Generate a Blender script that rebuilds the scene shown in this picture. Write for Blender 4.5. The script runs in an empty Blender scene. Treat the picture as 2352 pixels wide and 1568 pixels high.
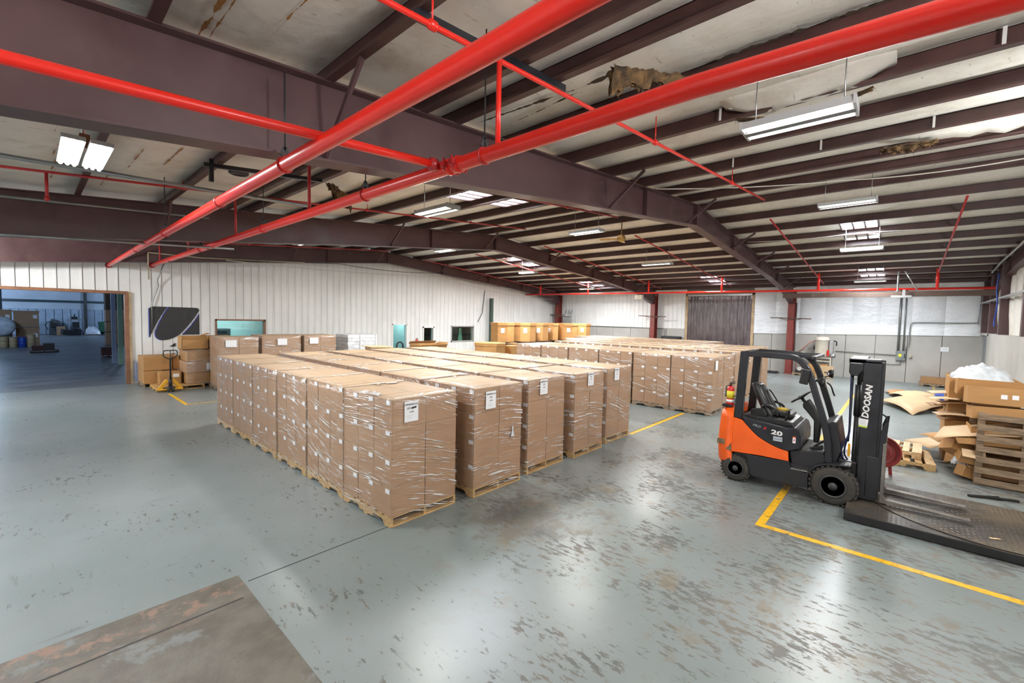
import bpy, bmesh, math, random
from mathutils import Matrix, Vector, noise
random.seed(7)
SC = bpy.context.scene
COL = SC.collection
PI = math.pi

# ---------------------------------------------------------------- camera, world, exposure
cam_d = bpy.data.cameras.new('camera'); cam = bpy.data.objects.new('camera', cam_d); COL.objects.link(cam)
SC.camera = cam
cam_d.sensor_width = 36.0
cam_d.lens = 36.0 * 997.75 / 2352.0
cam_d.clip_end = 200
_y, _p, _r = 0.7315700697508685, 0.05420668025977007, -0.022265317309035693
_f = Vector((math.cos(_y)*math.cos(_p), math.sin(_y)*math.cos(_p), -math.sin(_p)))
_r0 = Vector((math.sin(_y), -math.cos(_y), 0)); _d0 = _f.cross(_r0)
_R = _r0*math.cos(_r) + _d0*math.sin(_r); _D = -_r0*math.sin(_r) + _d0*math.cos(_r)
cam.matrix_world = Matrix(((_R.x, -_D.x, -_f.x, 0), (_R.y, -_D.y, -_f.y, 0), (_R.z, -_D.z, -_f.z, 2.72), (0, 0, 0, 1)))
world = bpy.data.worlds.new('world'); SC.world = world; world.use_nodes = True
world.node_tree.nodes['Background'].inputs[0].default_value = (0.75, 0.85, 1.0, 1)
world.node_tree.nodes['Background'].inputs[1].default_value = 0.3
SC.view_settings.view_transform = 'Standard'; SC.view_settings.look = 'None'
SC.view_settings.gamma = 1.0; SC.view_settings.use_curve_mapping = False
SC.view_settings.exposure = 0.95
SC.cycles.use_denoising = True
SC.cycles.max_bounces = 10; SC.cycles.diffuse_bounces = 4; SC.cycles.glossy_bounces = 4
SC.cycles.transparent_max_bounces = 16; SC.cycles.transmission_bounces = 6
SC.cycles.sample_clamp_indirect = 6.0
SC.cycles.caustics_reflective = False; SC.cycles.caustics_refractive = False
TUBE = 9.0; SKY = 7.0; BAY = 14.0       # strengths of tubes, skylights, high-bay lamps
def area_lamp(name, loc, size, size_y, power, col, rot=(0, 0, 0)):
    d = bpy.data.lights.new(name, 'AREA'); d.shape = 'RECTANGLE'; d.size = size; d.size_y = size_y; d.energy = power; d.color = col
    o = bpy.data.objects.new(name, d); COL.objects.link(o); o.location = loc; o.rotation_euler = rot
    return o
# added unseen fill lights, out of view and in the next hall, without fixtures
def fill_point(name, loc, power, col, r=.25):
    d = bpy.data.lights.new(name, 'POINT'); d.energy = power; d.color = col; d.shadow_soft_size = r
    o = bpy.data.objects.new(name, d); COL.objects.link(o); o.location = loc
    return o
for x, y, z, p in ((-2.4, 1.6, 4.0, 120), (-2.6, 9.5, 4.4, 25), (-2.6, 17.8, 4.4, 430), (2.6, -2.3, 4.15, 330), (9.0, -2.3, 4.5, 180)):
    fill_point('unseen_fill', (x, y, z), p, (.97, .99, 1.0))  # unseen fill added to brighten walls, ceiling and load faces
for x, y in ((-5, 27), (-4, 38), (-7, 50), (-3, 60), (8, 57)):
    fill_point('hall_fill', (x, y, 4.8), 330, (.50, .70, 1.0), .5)  # unseen bluish fill added to light the next hall
area_lamp('office_fill', (6.2, 22.4, 2.9), 1.6, 0.6, 38, (0.85, 1.0, 1.0))  # added unseen light that brightens the room behind the wide window
area_lamp('office_fill', (14.2, 22.4, 2.9), 1.0, 0.6, 30, (0.85, 1.0, 1.0))  # added unseen light for the room behind the side door

area_lamp('store_fill', (19.0, 21.9, 2.9), 0.6, 0.4, 10, (1.0, 1.0, .95))  # unseen light added so the things in the dark storeroom show

# ---------------------------------------------------------------- materials
MATS = {}
def _nt(name):
    m = bpy.data.materials.new(name); m.use_nodes = True
    nt = m.node_tree; nt.nodes.clear()
    out = nt.nodes.new('ShaderNodeOutputMaterial')
    return m, nt, out
def N(nt, t, **kw):
    n = nt.nodes.new(t)
    for k, v in kw.items():
        if k == 'op': n.operation = v
        elif k == 'ins':
            for i, val in v.items(): n.inputs[i].default_value = val
        else: setattr(n, k, v)
    return n
def lk(nt, a, b): nt.links.new(a, b)
def coords(nt, scale=(1, 1, 1), rnd=True, rot=(0, 0, 0)):
    tc = N(nt, 'ShaderNodeTexCoord'); mp = N(nt, 'ShaderNodeMapping')
    mp.inputs['Scale'].default_value = scale; mp.inputs['Rotation'].default_value = rot
    if rnd:
        oi = N(nt, 'ShaderNodeObjectInfo'); mu = N(nt, 'ShaderNodeMath', op='MULTIPLY'); mu.inputs[1].default_value = 37.0
        lk(nt, oi.outputs['Random'], mu.inputs[0])
        ad = N(nt, 'ShaderNodeVectorMath', op='ADD')
        lk(nt, tc.outputs['Object'], ad.inputs[0]); lk(nt, mu.outputs[0], ad.inputs[1]); lk(nt, ad.outputs[0], mp.inputs['Vector'])
    else:
        lk(nt, tc.outputs['Object'], mp.inputs['Vector'])
    return mp.outputs['Vector']
def noise_tex(nt, vec, scale, detail=4, rough=.55, lac=2.0):
    n = N(nt, 'ShaderNodeTexNoise'); n.inputs['Scale'].default_value = scale; n.inputs['Detail'].default_value = detail
    n.inputs['Roughness'].default_value = rough
    lk(nt, vec, n.inputs['Vector']); return n.outputs['Fac']
def ramp(nt, fac, a, b, lo=0.0, hi=1.0, smooth=True):
    m = N(nt, 'ShaderNodeMapRange'); m.interpolation_type = 'SMOOTHSTEP' if smooth else 'LINEAR'
    m.inputs['From Min'].default_value = a; m.inputs['From Max'].default_value = b
    m.inputs['To Min'].default_value = lo; m.inputs['To Max'].default_value = hi
    lk(nt, fac, m.inputs['Value']); return m.outputs['Result']
def mixc(nt, fac, a, b, blend='MIX'):
    m = N(nt, 'ShaderNodeMix'); m.data_type = 'RGBA'; m.blend_type = blend
    if isinstance(fac, (int, float)): m.inputs['Factor'].default_value = fac
    else: lk(nt, fac, m.inputs['Factor'])
    for s, v in ((6, a), (7, b)):
        if isinstance(v, tuple): m.inputs[s].default_value = (*v[:3], 1)
        else: lk(nt, v, m.inputs[s])
    return m.outputs[2]
def math_(nt, op, a, b=None):
    m = N(nt, 'ShaderNodeMath', op=op)
    for i, v in ((0, a), (1, b)):
        if v is None: continue
        if isinstance(v, (int, float)): m.inputs[i].default_value = v
        else: lk(nt, v, m.inputs[i])
    return m.outputs[0]
def mat(name, col, rough=.5, metal=0.0, var=.18, vs=4.0, dirt=None, ds=3.0, dth=(.55, .75), bump=0.0, bs=60.0, stretch=(1, 1, 1), spec=.5, coat=0.0, rvar=.1):
    if name in MATS: return MATS[name]
    m, nt, out = _nt(name)
    b = N(nt, 'ShaderNodeBsdfPrincipled'); lk(nt, b.outputs[0], out.inputs[0])
    v = coords(nt, stretch)
    f = noise_tex(nt, v, vs)
    dark = tuple(c*(1-var) for c in col); lite = tuple(min(1, c*(1+var)) for c in col)
    c = mixc(nt, ramp(nt, f, .3, .7), dark, lite)
    if dirt:
        f2 = noise_tex(nt, v, ds, 6, .65)
        c = mixc(nt, ramp(nt, f2, *dth), c, dirt)
    if isinstance(c, tuple): b.inputs['Base Color'].default_value = (*c, 1)
    else: lk(nt, c, b.inputs['Base Color'])
    lo, hi = max(.02, rough-rvar), min(1, rough+rvar)
    if rough >= .27: lo, hi = max(lo, .30), max(hi, .31)
    else: hi = min(hi, .26)
    lk(nt, ramp(nt, f, .3, .7, lo, hi), b.inputs['Roughness'])
    b.inputs['Metallic'].default_value = metal; b.inputs['Specular IOR Level'].default_value = spec
    b.inputs['Coat Weight'].default_value = coat; b.inputs['Coat Roughness'].default_value = .12
    if bump:
        bp = N(nt, 'ShaderNodeBump'); bp.inputs['Strength'].default_value = bump; bp.inputs['Distance'].default_value = .01
        lk(nt, noise_tex(nt, v, bs, 3), bp.inputs['Height']); lk(nt, bp.outputs[0], b.inputs['Normal'])
    MATS[name] = m; return m
def emit(name, col, s):
    m, nt, out = _nt(name); e = N(nt, 'ShaderNodeEmission'); e.inputs[0].default_value = (*col, 1); e.inputs[1].default_value = s
    lk(nt, e.outputs[0], out.inputs[0]); MATS[name] = m; return m

maroon = mat('maroon steel paint', (.085, .042, .043), .45, var=.18, vs=1.2, dirt=(.115, .07, .068), ds=2.5, dth=(.5, .9), bump=.05, bs=150)
column_red = mat('oxide red steel paint', (.19, .035, .028), .45, var=.15, vs=2)
purlin_m = mat('dark maroon purlin paint', (.062, .026, .023), .42, var=.25, vs=2)
red = mat('red pipe enamel', (.80, .022, .012), .27, var=.02, vs=2, coat=.1, rvar=.01)
red_dull = mat('dull red pipe enamel', (.42, .022, .024), .35, var=.15, vs=3)
insul = None
white_panel = mat('white ribbed wall panel', (.80, .80, .785), .38, var=.05, vs=.7, dirt=(.55, .53, .47), ds=1.2, dth=(.62, .9))
grey_panel = mat('grey wainscot panel', (.42, .405, .375), .55, var=.06, vs=1.5, dirt=(.36, .34, .30), ds=2, dth=(.6, .9))
steel = mat('galvanised steel', (.42, .43, .43), .35, 0.85, var=.15, vs=8)
dark_steel = mat('dark steel', (.03, .03, .032), .45, .3, var=.2, vs=6)
black_paint = mat('black semi gloss paint', (.012, .013, .018), .32, var=.3, vs=5, dirt=(.03, .028, .026), ds=4, dth=(.6, .9), coat=.1)
frame_grey = mat('charcoal frame paint', (.016, .017, .021), .42, var=.25, vs=4, dirt=(.06, .056, .048), ds=3, dth=(.58, .8))
black_plastic = mat('black plastic', (.012, .012, .013), .4, var=.2, vs=8, bump=.05, bs=200)
vinyl = mat('black vinyl seat', (.016, .016, .017), .3, var=.2, vs=6)
orange = mat('orange machine paint', (.95, .13, .008), .28, var=.06, vs=3, coat=.4, rvar=.04)
orange_scuffed = mat('orange paint scuffed', (.9, .125, .01), .32, var=.08, vs=3, dirt=(.75, .22, .10), ds=7, dth=(.66, .74), coat=.2)
rubber = mat('dusty tyre rubber', (.048, .044, .038), .8, var=.25, vs=9, dirt=(.085, .075, .06), ds=6, dth=(.5, .8), bump=.15, bs=90)
rubber_clean = mat('black rubber hose', (.015, .015, .016), .5, var=.2)
white_paint = mat('white paint', (.82, .82, .80), .45, var=.03, vs=5)
paper = mat('white paper', (.84, .85, .87), .6, var=.02, vs=4)
ink = mat('black ink', (.02, .02, .025), .6, var=.05)
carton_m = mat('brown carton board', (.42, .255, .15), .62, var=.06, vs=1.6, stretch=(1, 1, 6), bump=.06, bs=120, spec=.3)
carton_top = mat('top lit carton board', (.54, .38, .24), .6, var=.05, vs=2, spec=.35)  # carton tops coloured lighter for the light falling on them; tape too
gaylord_m = mat('tan corrugated board', (.46, .25, .095), .65, var=.08, vs=1.5, stretch=(1, 1, 5), bump=.08, bs=100, spec=.3)
board_pale = mat('pale corrugated sheet', (.60, .42, .25), .65, var=.08, vs=2, dirt=(.5, .33, .19), ds=3, spec=.3)
board_in = mat('brown board inside', (.34, .19, .09), .7, var=.12, vs=2, spec=.3)
wood_new = mat('new yellow pine', (.52, .33, .14), .6, var=.22, vs=3, stretch=(1.5, 8, 8), dirt=(.36, .20, .08), ds=2.5, dth=(.55, .8), bump=.12, bs=30)
wood_pale = mat('pale spruce board', (.66, .47, .26), .6, var=.18, vs=3, stretch=(1.5, 8, 8), bump=.1, bs=30)
wood_old = mat('weathered brown wood', (.27, .19, .12), .75, var=.3, vs=3, stretch=(8, 1.5, 8), dirt=(.12, .08, .05), ds=4, bump=.2, bs=30)
wood_dark = mat('dark stained wood', (.10, .06, .04), .75, var=.3, vs=3)
yellow_paint = mat('yellow machine paint', (.80, .40, .015), .4, var=.1, vs=5, dirt=(.3, .17, .03), ds=6, dth=(.6, .8))
plate_m = mat('dark checker plate steel', (.06, .057, .054), .36, .35, var=.25, vs=2, dirt=(.17, .135, .095), ds=.9, dth=(.42, .68))
plate_edge = mat('black plate edge', (.012, .012, .013), .45, var=.2)
fork_m = mat('worn fork steel', (.19, .175, .155), .45, .25, var=.3, vs=4)
fan_red = mat('faded red fan paint', (.30, .035, .03), .4, var=.15, vs=4, dirt=(.15, .03, .025), ds=5)
chrome = mat('chrome', (.75, .75, .76), .12, 1.0, var=.05)
brass = mat('aged brass', (.42, .27, .08), .4, .6, var=.2)
ext_red = mat('fire extinguisher red', (.62, .015, .012), .25, var=.05, coat=.4)
yel_label = mat('yellow label', (.80, .70, .04), .5, var=.04)
red_ink = mat('red decal', (.6, .01, .03), .4, var=.05)
grey_decal = mat('pale grey decal', (.45, .50, .56), .45, var=.05)
blue_plastic = mat('blue plastic', (.015, .06, .35), .4, var=.1)
blue_edge = mat('blue paint edge', (.02, .05, .40), .5, var=.1)
tan_drum = mat('tan fibre drum', (.42, .31, .17), .55, var=.1)
teal = mat('teal office paint', (.44, .60, .60), .5, var=.03, vs=1)
teal_dark = mat('dark office furniture', (.03, .07, .09), .5, var=.3, vs=4)
pale_blue = mat('pale blue hall sheeting', (.55, .60, .66), .5, var=.08, vs=.6)
green_post = mat('pale green post paint', (.22, .36, .27), .45, var=.08)
blue_post = mat('blue grey post paint', (.24, .29, .42), .45, var=.06)
green_bin = mat('green bin paint', (.02, .10, .05), .5, var=.2)
logo_black = mat('black wall paint', (.018, .018, .02), .5, var=.1, vs=8)
fibre = mat('brown glass fibre', (.13, .075, .03), .95, var=.5, vs=9, dirt=(.04, .025, .015), ds=5, dth=(.45, .7), bump=.8, bs=60)
trim_wood = mat('raw wood door trim', (.42, .30, .17), .6, var=.2, vs=3)
trim_brown = mat('rust brown trim', (.22, .10, .05), .5, var=.2)
conduit_m = mat('grey conduit', (.27, .28, .28), .35, .7, var=.1)
cable_m = mat('black cable', (.02, .02, .02), .5, var=.1)
pale_cable = mat('pale cable', (.55, .53, .47), .5, var=.1)
door_grey = mat('grey steel door', (.20, .22, .235), .45, var=.08)
strip_m = mat('smoky strip curtain', (.105, .082, .085), .17, var=.25, vs=5, stretch=(1, 1, .3), rvar=.06, coat=.4)
reflect_m = mat('white lamp reflector', (.42, .43, .43), .3, var=.02)
bag_m = mat('crumpled clear plastic', (.60, .64, .68), .22, var=.08, vs=9, bump=.9, bs=22, coat=.5)
tube_m = emit('fluorescent tube', (1.0, .95, .84), TUBE)
sky_m = emit('daylit skylight panel', (.86, .92, 1.0), SKY)
bay_m = emit('high bay lamp tube', (.95, .98, 1.0), BAY)

def floor_material():
    m, nt, out = _nt('painted concrete floor'); b = N(nt, 'ShaderNodeBsdfPrincipled'); lk(nt, b.outputs[0], out.inputs[0])
    v = coords(nt, (1, 1, 1), False)
    big = noise_tex(nt, v, .35, 3); mid = noise_tex(nt, v, 1.7, 5, .6)
    c = mixc(nt, ramp(nt, big, .35, .65), (.186, .226, .226), (.236, .268, .271))
    c = mixc(nt, ramp(nt, mid, .3, .75, 0, .35), c, (.175, .20, .188))
    # flecks drawn out along the traffic direction, in clusters, most of them right of the front loads
    sep = N(nt, 'ShaderNodeSeparateXYZ'); lk(nt, v, sep.inputs[0])
    zone = math_(nt, 'MULTIPLY', ramp(nt, sep.outputs['X'], 1.6, 4.5), ramp(nt, sep.outputs['Y'], 3.6, 7.0, 1, .12))
    zone = math_(nt, 'MULTIPLY', zone, ramp(nt, sep.outputs['X'], 9.0, 15.0, 1, .3))
    clus = noise_tex(nt, v, .8, 4, .6)
    amt = math_(nt, 'ADD', math_(nt, 'MULTIPLY', ramp(nt, clus, .40, .68), .15), math_(nt, 'MULTIPLY', zone, .055))
    amt = math_(nt, 'MULTIPLY', amt, math_(nt, 'ADD', .62, math_(nt, 'MULTIPLY', zone, .38)))
    s1 = noise_tex(nt, coords(nt, (6.5, 2.2, 1), False, (0, 0, -.12)), 2.5, 7, .70)
    sc = ramp(nt, math_(nt, 'SUBTRACT', s1, math_(nt, 'SUBTRACT', .635, amt)), 0, .05, 0, .85)
    s2 = noise_tex(nt, v, 5.5, 9, .72)
    sc = math_(nt, 'MAXIMUM', sc, ramp(nt, math_(nt, 'SUBTRACT', s2, math_(nt, 'SUBTRACT', .70, amt)), 0, .06, 0, .6))
    # one big brown stain in front of the second load
    dv = N(nt, 'ShaderNodeVectorMath', op='DISTANCE'); lk(nt, v, dv.inputs[0]); dv.inputs[1].default_value = (4.55, 3.75, 0)
    sb = math_(nt, 'ADD', dv.outputs['Value'], math_(nt, 'MULTIPLY', math_(nt, 'SUBTRACT', .5, noise_tex(nt, v, 2.2, 8, .72)), 5.5))
    sc = math_(nt, 'MAXIMUM', sc, ramp(nt, sb, .25, .95, .62, 0))
    worn = mixc(nt, ramp(nt, noise_tex(nt, v, 1.6, 3), .35, .65), (.165, .135, .10), (.085, .085, .08))
    c = mixc(nt, sc, c, worn)
    # tan grime where the trucks turn
    tan = math_(nt, 'MULTIPLY', ramp(nt, noise_tex(nt, v, 1.9, 8, .72), .54, .66, 0, .7), zone)
    c = mixc(nt, tan, c, (.19, .155, .105))
    # fine scratches both ways
    f1 = noise_tex(nt, coords(nt, (7, .9, 1), False, (0, 0, .9)), 1.6, 5, .6); f2 = noise_tex(nt, coords(nt, (.8, 7, 1), False, (0, 0, .35)), 1.6, 5, .6)
    fs = math_(nt, 'MAXIMUM', ramp(nt, f1, .645, .70, 0, .4), ramp(nt, f2, .645, .70, 0, .4))
    c = mixc(nt, fs, c, (.10, .10, .092))
    lk(nt, c, b.inputs['Base Color'])
    r = math_(nt, 'ADD', ramp(nt, noise_tex(nt, v, 1.2, 1), .3, .7, .285, .31), math_(nt, 'MULTIPLY', sc, .2))
    lk(nt, r, b.inputs['Roughness']); b.inputs['Specular IOR Level'].default_value = .55
    bp = N(nt, 'ShaderNodeBump'); bp.inputs['Strength'].default_value = .05; bp.inputs['Distance'].default_value = .01
    lk(nt, noise_tex(nt, v, 3, 3), bp.inputs['Height']); lk(nt, bp.outputs[0], b.inputs['Normal'])
    return m
def slab_material():
    m, nt, out = _nt('bare concrete'); b = N(nt, 'ShaderNodeBsdfPrincipled'); lk(nt, b.outputs[0], out.inputs[0])
    v = coords(nt, (1, 1, 1), False)
    c = mixc(nt, ramp(nt, noise_tex(nt, v, 2.2, 6, .65), .35, .65), (.088, .076, .058), (.135, .125, .10))
    c = mixc(nt, ramp(nt, noise_tex(nt, v, 1.3, 8, .7), .56, .62, 0, .7), c, (.18, .20, .195))
    sep = N(nt, 'ShaderNodeSeparateXYZ'); lk(nt, v, sep.inputs[0])
    lip = math_(nt, 'MULTIPLY', ramp(nt, sep.outputs['Y'], 4.35, 4.75), ramp(nt, noise_tex(nt, v, 5, 6, .7), .5, .6))
    c = mixc(nt, lip, c, (.22, .14, .10))
    lk(nt, c, b.inputs['Base Color']); lk(nt, ramp(nt, noise_tex(nt, v, 3, 4), .3, .7, .38, .6), b.inputs['Roughness'])
    bp = N(nt, 'ShaderNodeBump'); bp.inputs['Strength'].default_value = .3; bp.inputs['Distance'].default_value = .02
    lk(nt, noise_tex(nt, v, 9, 6, .65), bp.inputs['Height']); lk(nt, bp.outputs[0], b.inputs['Normal'])
    return m
def insulation_material(name, col, dirtc, ws=1.6, bump=.5, metal_like=.45):
    m, nt, out = _nt(name); b = N(nt, 'ShaderNodeBsdfPrincipled'); lk(nt, b.outputs[0], out.inputs[0])
    v = coords(nt, (1, 1, 1), False)
    c = mixc(nt, ramp(nt, noise_tex(nt, v, 1.3, 8, .7), .46, .70, 0, .8), col, dirtc)
    c = mixc(nt, ramp(nt, noise_tex(nt, coords(nt, (3, 14, 3), False, (0, 0, .5)), 1.4, 7, .72), .61, .67, 0, .6), c, tuple(x*.35 for x in dirtc))
    lk(nt, c, b.inputs['Base Color']); b.inputs['Roughness'].default_value = metal_like
    bp = N(nt, 'ShaderNodeBump'); bp.inputs['Strength'].default_value = bump; bp.inputs['Distance'].default_value = .06
    lk(nt, noise_tex(nt, coords(nt, (1, 1, 2.6), False), ws, 4, .55), bp.inputs['Height']); lk(nt, bp.outputs[0], b.inputs['Normal'])
    return m
def film_material():
    m, nt, out = _nt('clear stretch film')
    tc = N(nt, 'ShaderNodeTexCoord'); oi = N(nt, 'ShaderNodeObjectInfo')
    sep = N(nt, 'ShaderNodeSeparateXYZ'); lk(nt, tc.outputs['Object'], sep.inputs[0])
    u = math_(nt, 'SUBTRACT', sep.outputs['X'], sep.outputs['Y'])
    off = math_(nt, 'MULTIPLY', oi.outputs['Random'], 50.0)
    warp = math_(nt, 'MULTIPLY', math_(nt, 'SINE', math_(nt, 'ADD', math_(nt, 'MULTIPLY', u, 1.7), off)), .12)
    z = math_(nt, 'ADD', sep.outputs['Z'], math_(nt, 'ADD', math_(nt, 'MULTIPLY', u, .16), warp))
    def comb(us, zs, o2):
        cb = N(nt, 'ShaderNodeCombineXYZ'); lk(nt, math_(nt, 'ADD', math_(nt, 'MULTIPLY', u, us), off), cb.inputs[0])
        lk(nt, math_(nt, 'MULTIPLY', z, zs), cb.inputs[1]); lk(nt, math_(nt, 'ADD', off, o2), cb.inputs[2]); return cb.outputs[0]
    n1 = noise_tex(nt, comb(1.9, 40, 0), 1.0, 3, .5)
    n2 = noise_tex(nt, comb(1.0, 3.2, 7), 1.0, 3, .6)
    n3 = noise_tex(nt, comb(3.4, 95, 3), 1.0, 2, .5)
    gate = ramp(nt, n2, .46, .60)
    st = math_(nt, 'MULTIPLY', ramp(nt, n1, .60, .645), gate)
    st = math_(nt, 'MAXIMUM', st, math_(nt, 'MULTIPLY', ramp(nt, n3, .625, .665), ramp(nt, n2, .42, .55)))
    bp = N(nt, 'ShaderNodeBump'); bp.inputs['Strength'].default_value = .9; bp.inputs['Distance'].default_value = .012
    lk(nt, math_(nt, 'ADD', n1, math_(nt, 'MULTIPLY', n3, .4)), bp.inputs['Height'])
    tr = N(nt, 'ShaderNodeBsdfTransparent'); tr.inputs[0].default_value = (.97, .97, .97, 1)
    gl = N(nt, 'ShaderNodeBsdfGlossy'); gl.inputs['Roughness'].default_value = .20; gl.inputs[0].default_value = (1, 1, 1, 1); lk(nt, bp.outputs[0], gl.inputs['Normal'])
    df = N(nt, 'ShaderNodeBsdfDiffuse'); df.inputs[0].default_value = (.95, .95, .95, 1)
    wr = N(nt, 'ShaderNodeMixShader'); wr.inputs[0].default_value = .6; lk(nt, gl.outputs[0], wr.inputs[1]); lk(nt, df.outputs[0], wr.inputs[2])
    base = N(nt, 'ShaderNodeMixShader'); base.inputs[0].default_value = .07; lk(nt, tr.outputs[0], base.inputs[1]); lk(nt, gl.outputs[0], base.inputs[2])
    fin = N(nt, 'ShaderNodeMixShader'); lk(nt, math_(nt, 'MULTIPLY', st, .96), fin.inputs[0]); lk(nt, base.outputs[0], fin.inputs[1]); lk(nt, wr.outputs[0], fin.inputs[2])
    lk(nt, fin.outputs[0], out.inputs[0]); return m
def glass_material():
    m, nt, out = _nt('window glass')
    tr = N(nt, 'ShaderNodeBsdfTransparent'); tr.inputs[0].default_value = (.82, .95, .95, 1)
    gl = N(nt, 'ShaderNodeBsdfGlossy'); gl.inputs['Roughness'].default_value = .03
    v = coords(nt); f = ramp(nt, noise_tex(nt, v, 3), .3, .7, .06, .1)
    mx = N(nt, 'ShaderNodeMixShader'); lk(nt, f, mx.inputs[0]); lk(nt, tr.outputs[0], mx.inputs[1]); lk(nt, gl.outputs[0], mx.inputs[2])
    lk(nt, mx.outputs[0], out.inputs[0]); return m
def line_material(name, col):
    m, nt, out = _nt(name); b = N(nt, 'ShaderNodeBsdfPrincipled'); tr = N(nt, 'ShaderNodeBsdfTransparent'); mx = N(nt, 'ShaderNodeMixShader')
    v = coords(nt, (1, 1, 1), False)
    lk(nt, mixc(nt, ramp(nt, noise_tex(nt, v, 14, 4), .4, .7), col, tuple(c*.7 for c in col)), b.inputs['Base Color']); b.inputs['Roughness'].default_value = .4
    lk(nt, ramp(nt, noise_tex(nt, v, 9, 6, .75), .36, .42), mx.inputs[0]); lk(nt, tr.outputs[0], mx.inputs[1]); lk(nt, b.outputs[0], mx.inputs[2])
    lk(nt, mx.outputs[0], out.inputs[0]); return m
floor_m = floor_material(); slab_m = slab_material(); film_m = film_material(); glass_m = glass_material()
insul = insulation_material('white vinyl roof insulation', (.74, .715, .65), (.55, .51, .43))
blanket = insulation_material('white wall insulation blanket', (.80, .82, .84), (.70, .72, .74), 2.2, .75, .3)
line_y = line_material('yellow floor line paint', (.85, .47, .02))

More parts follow.
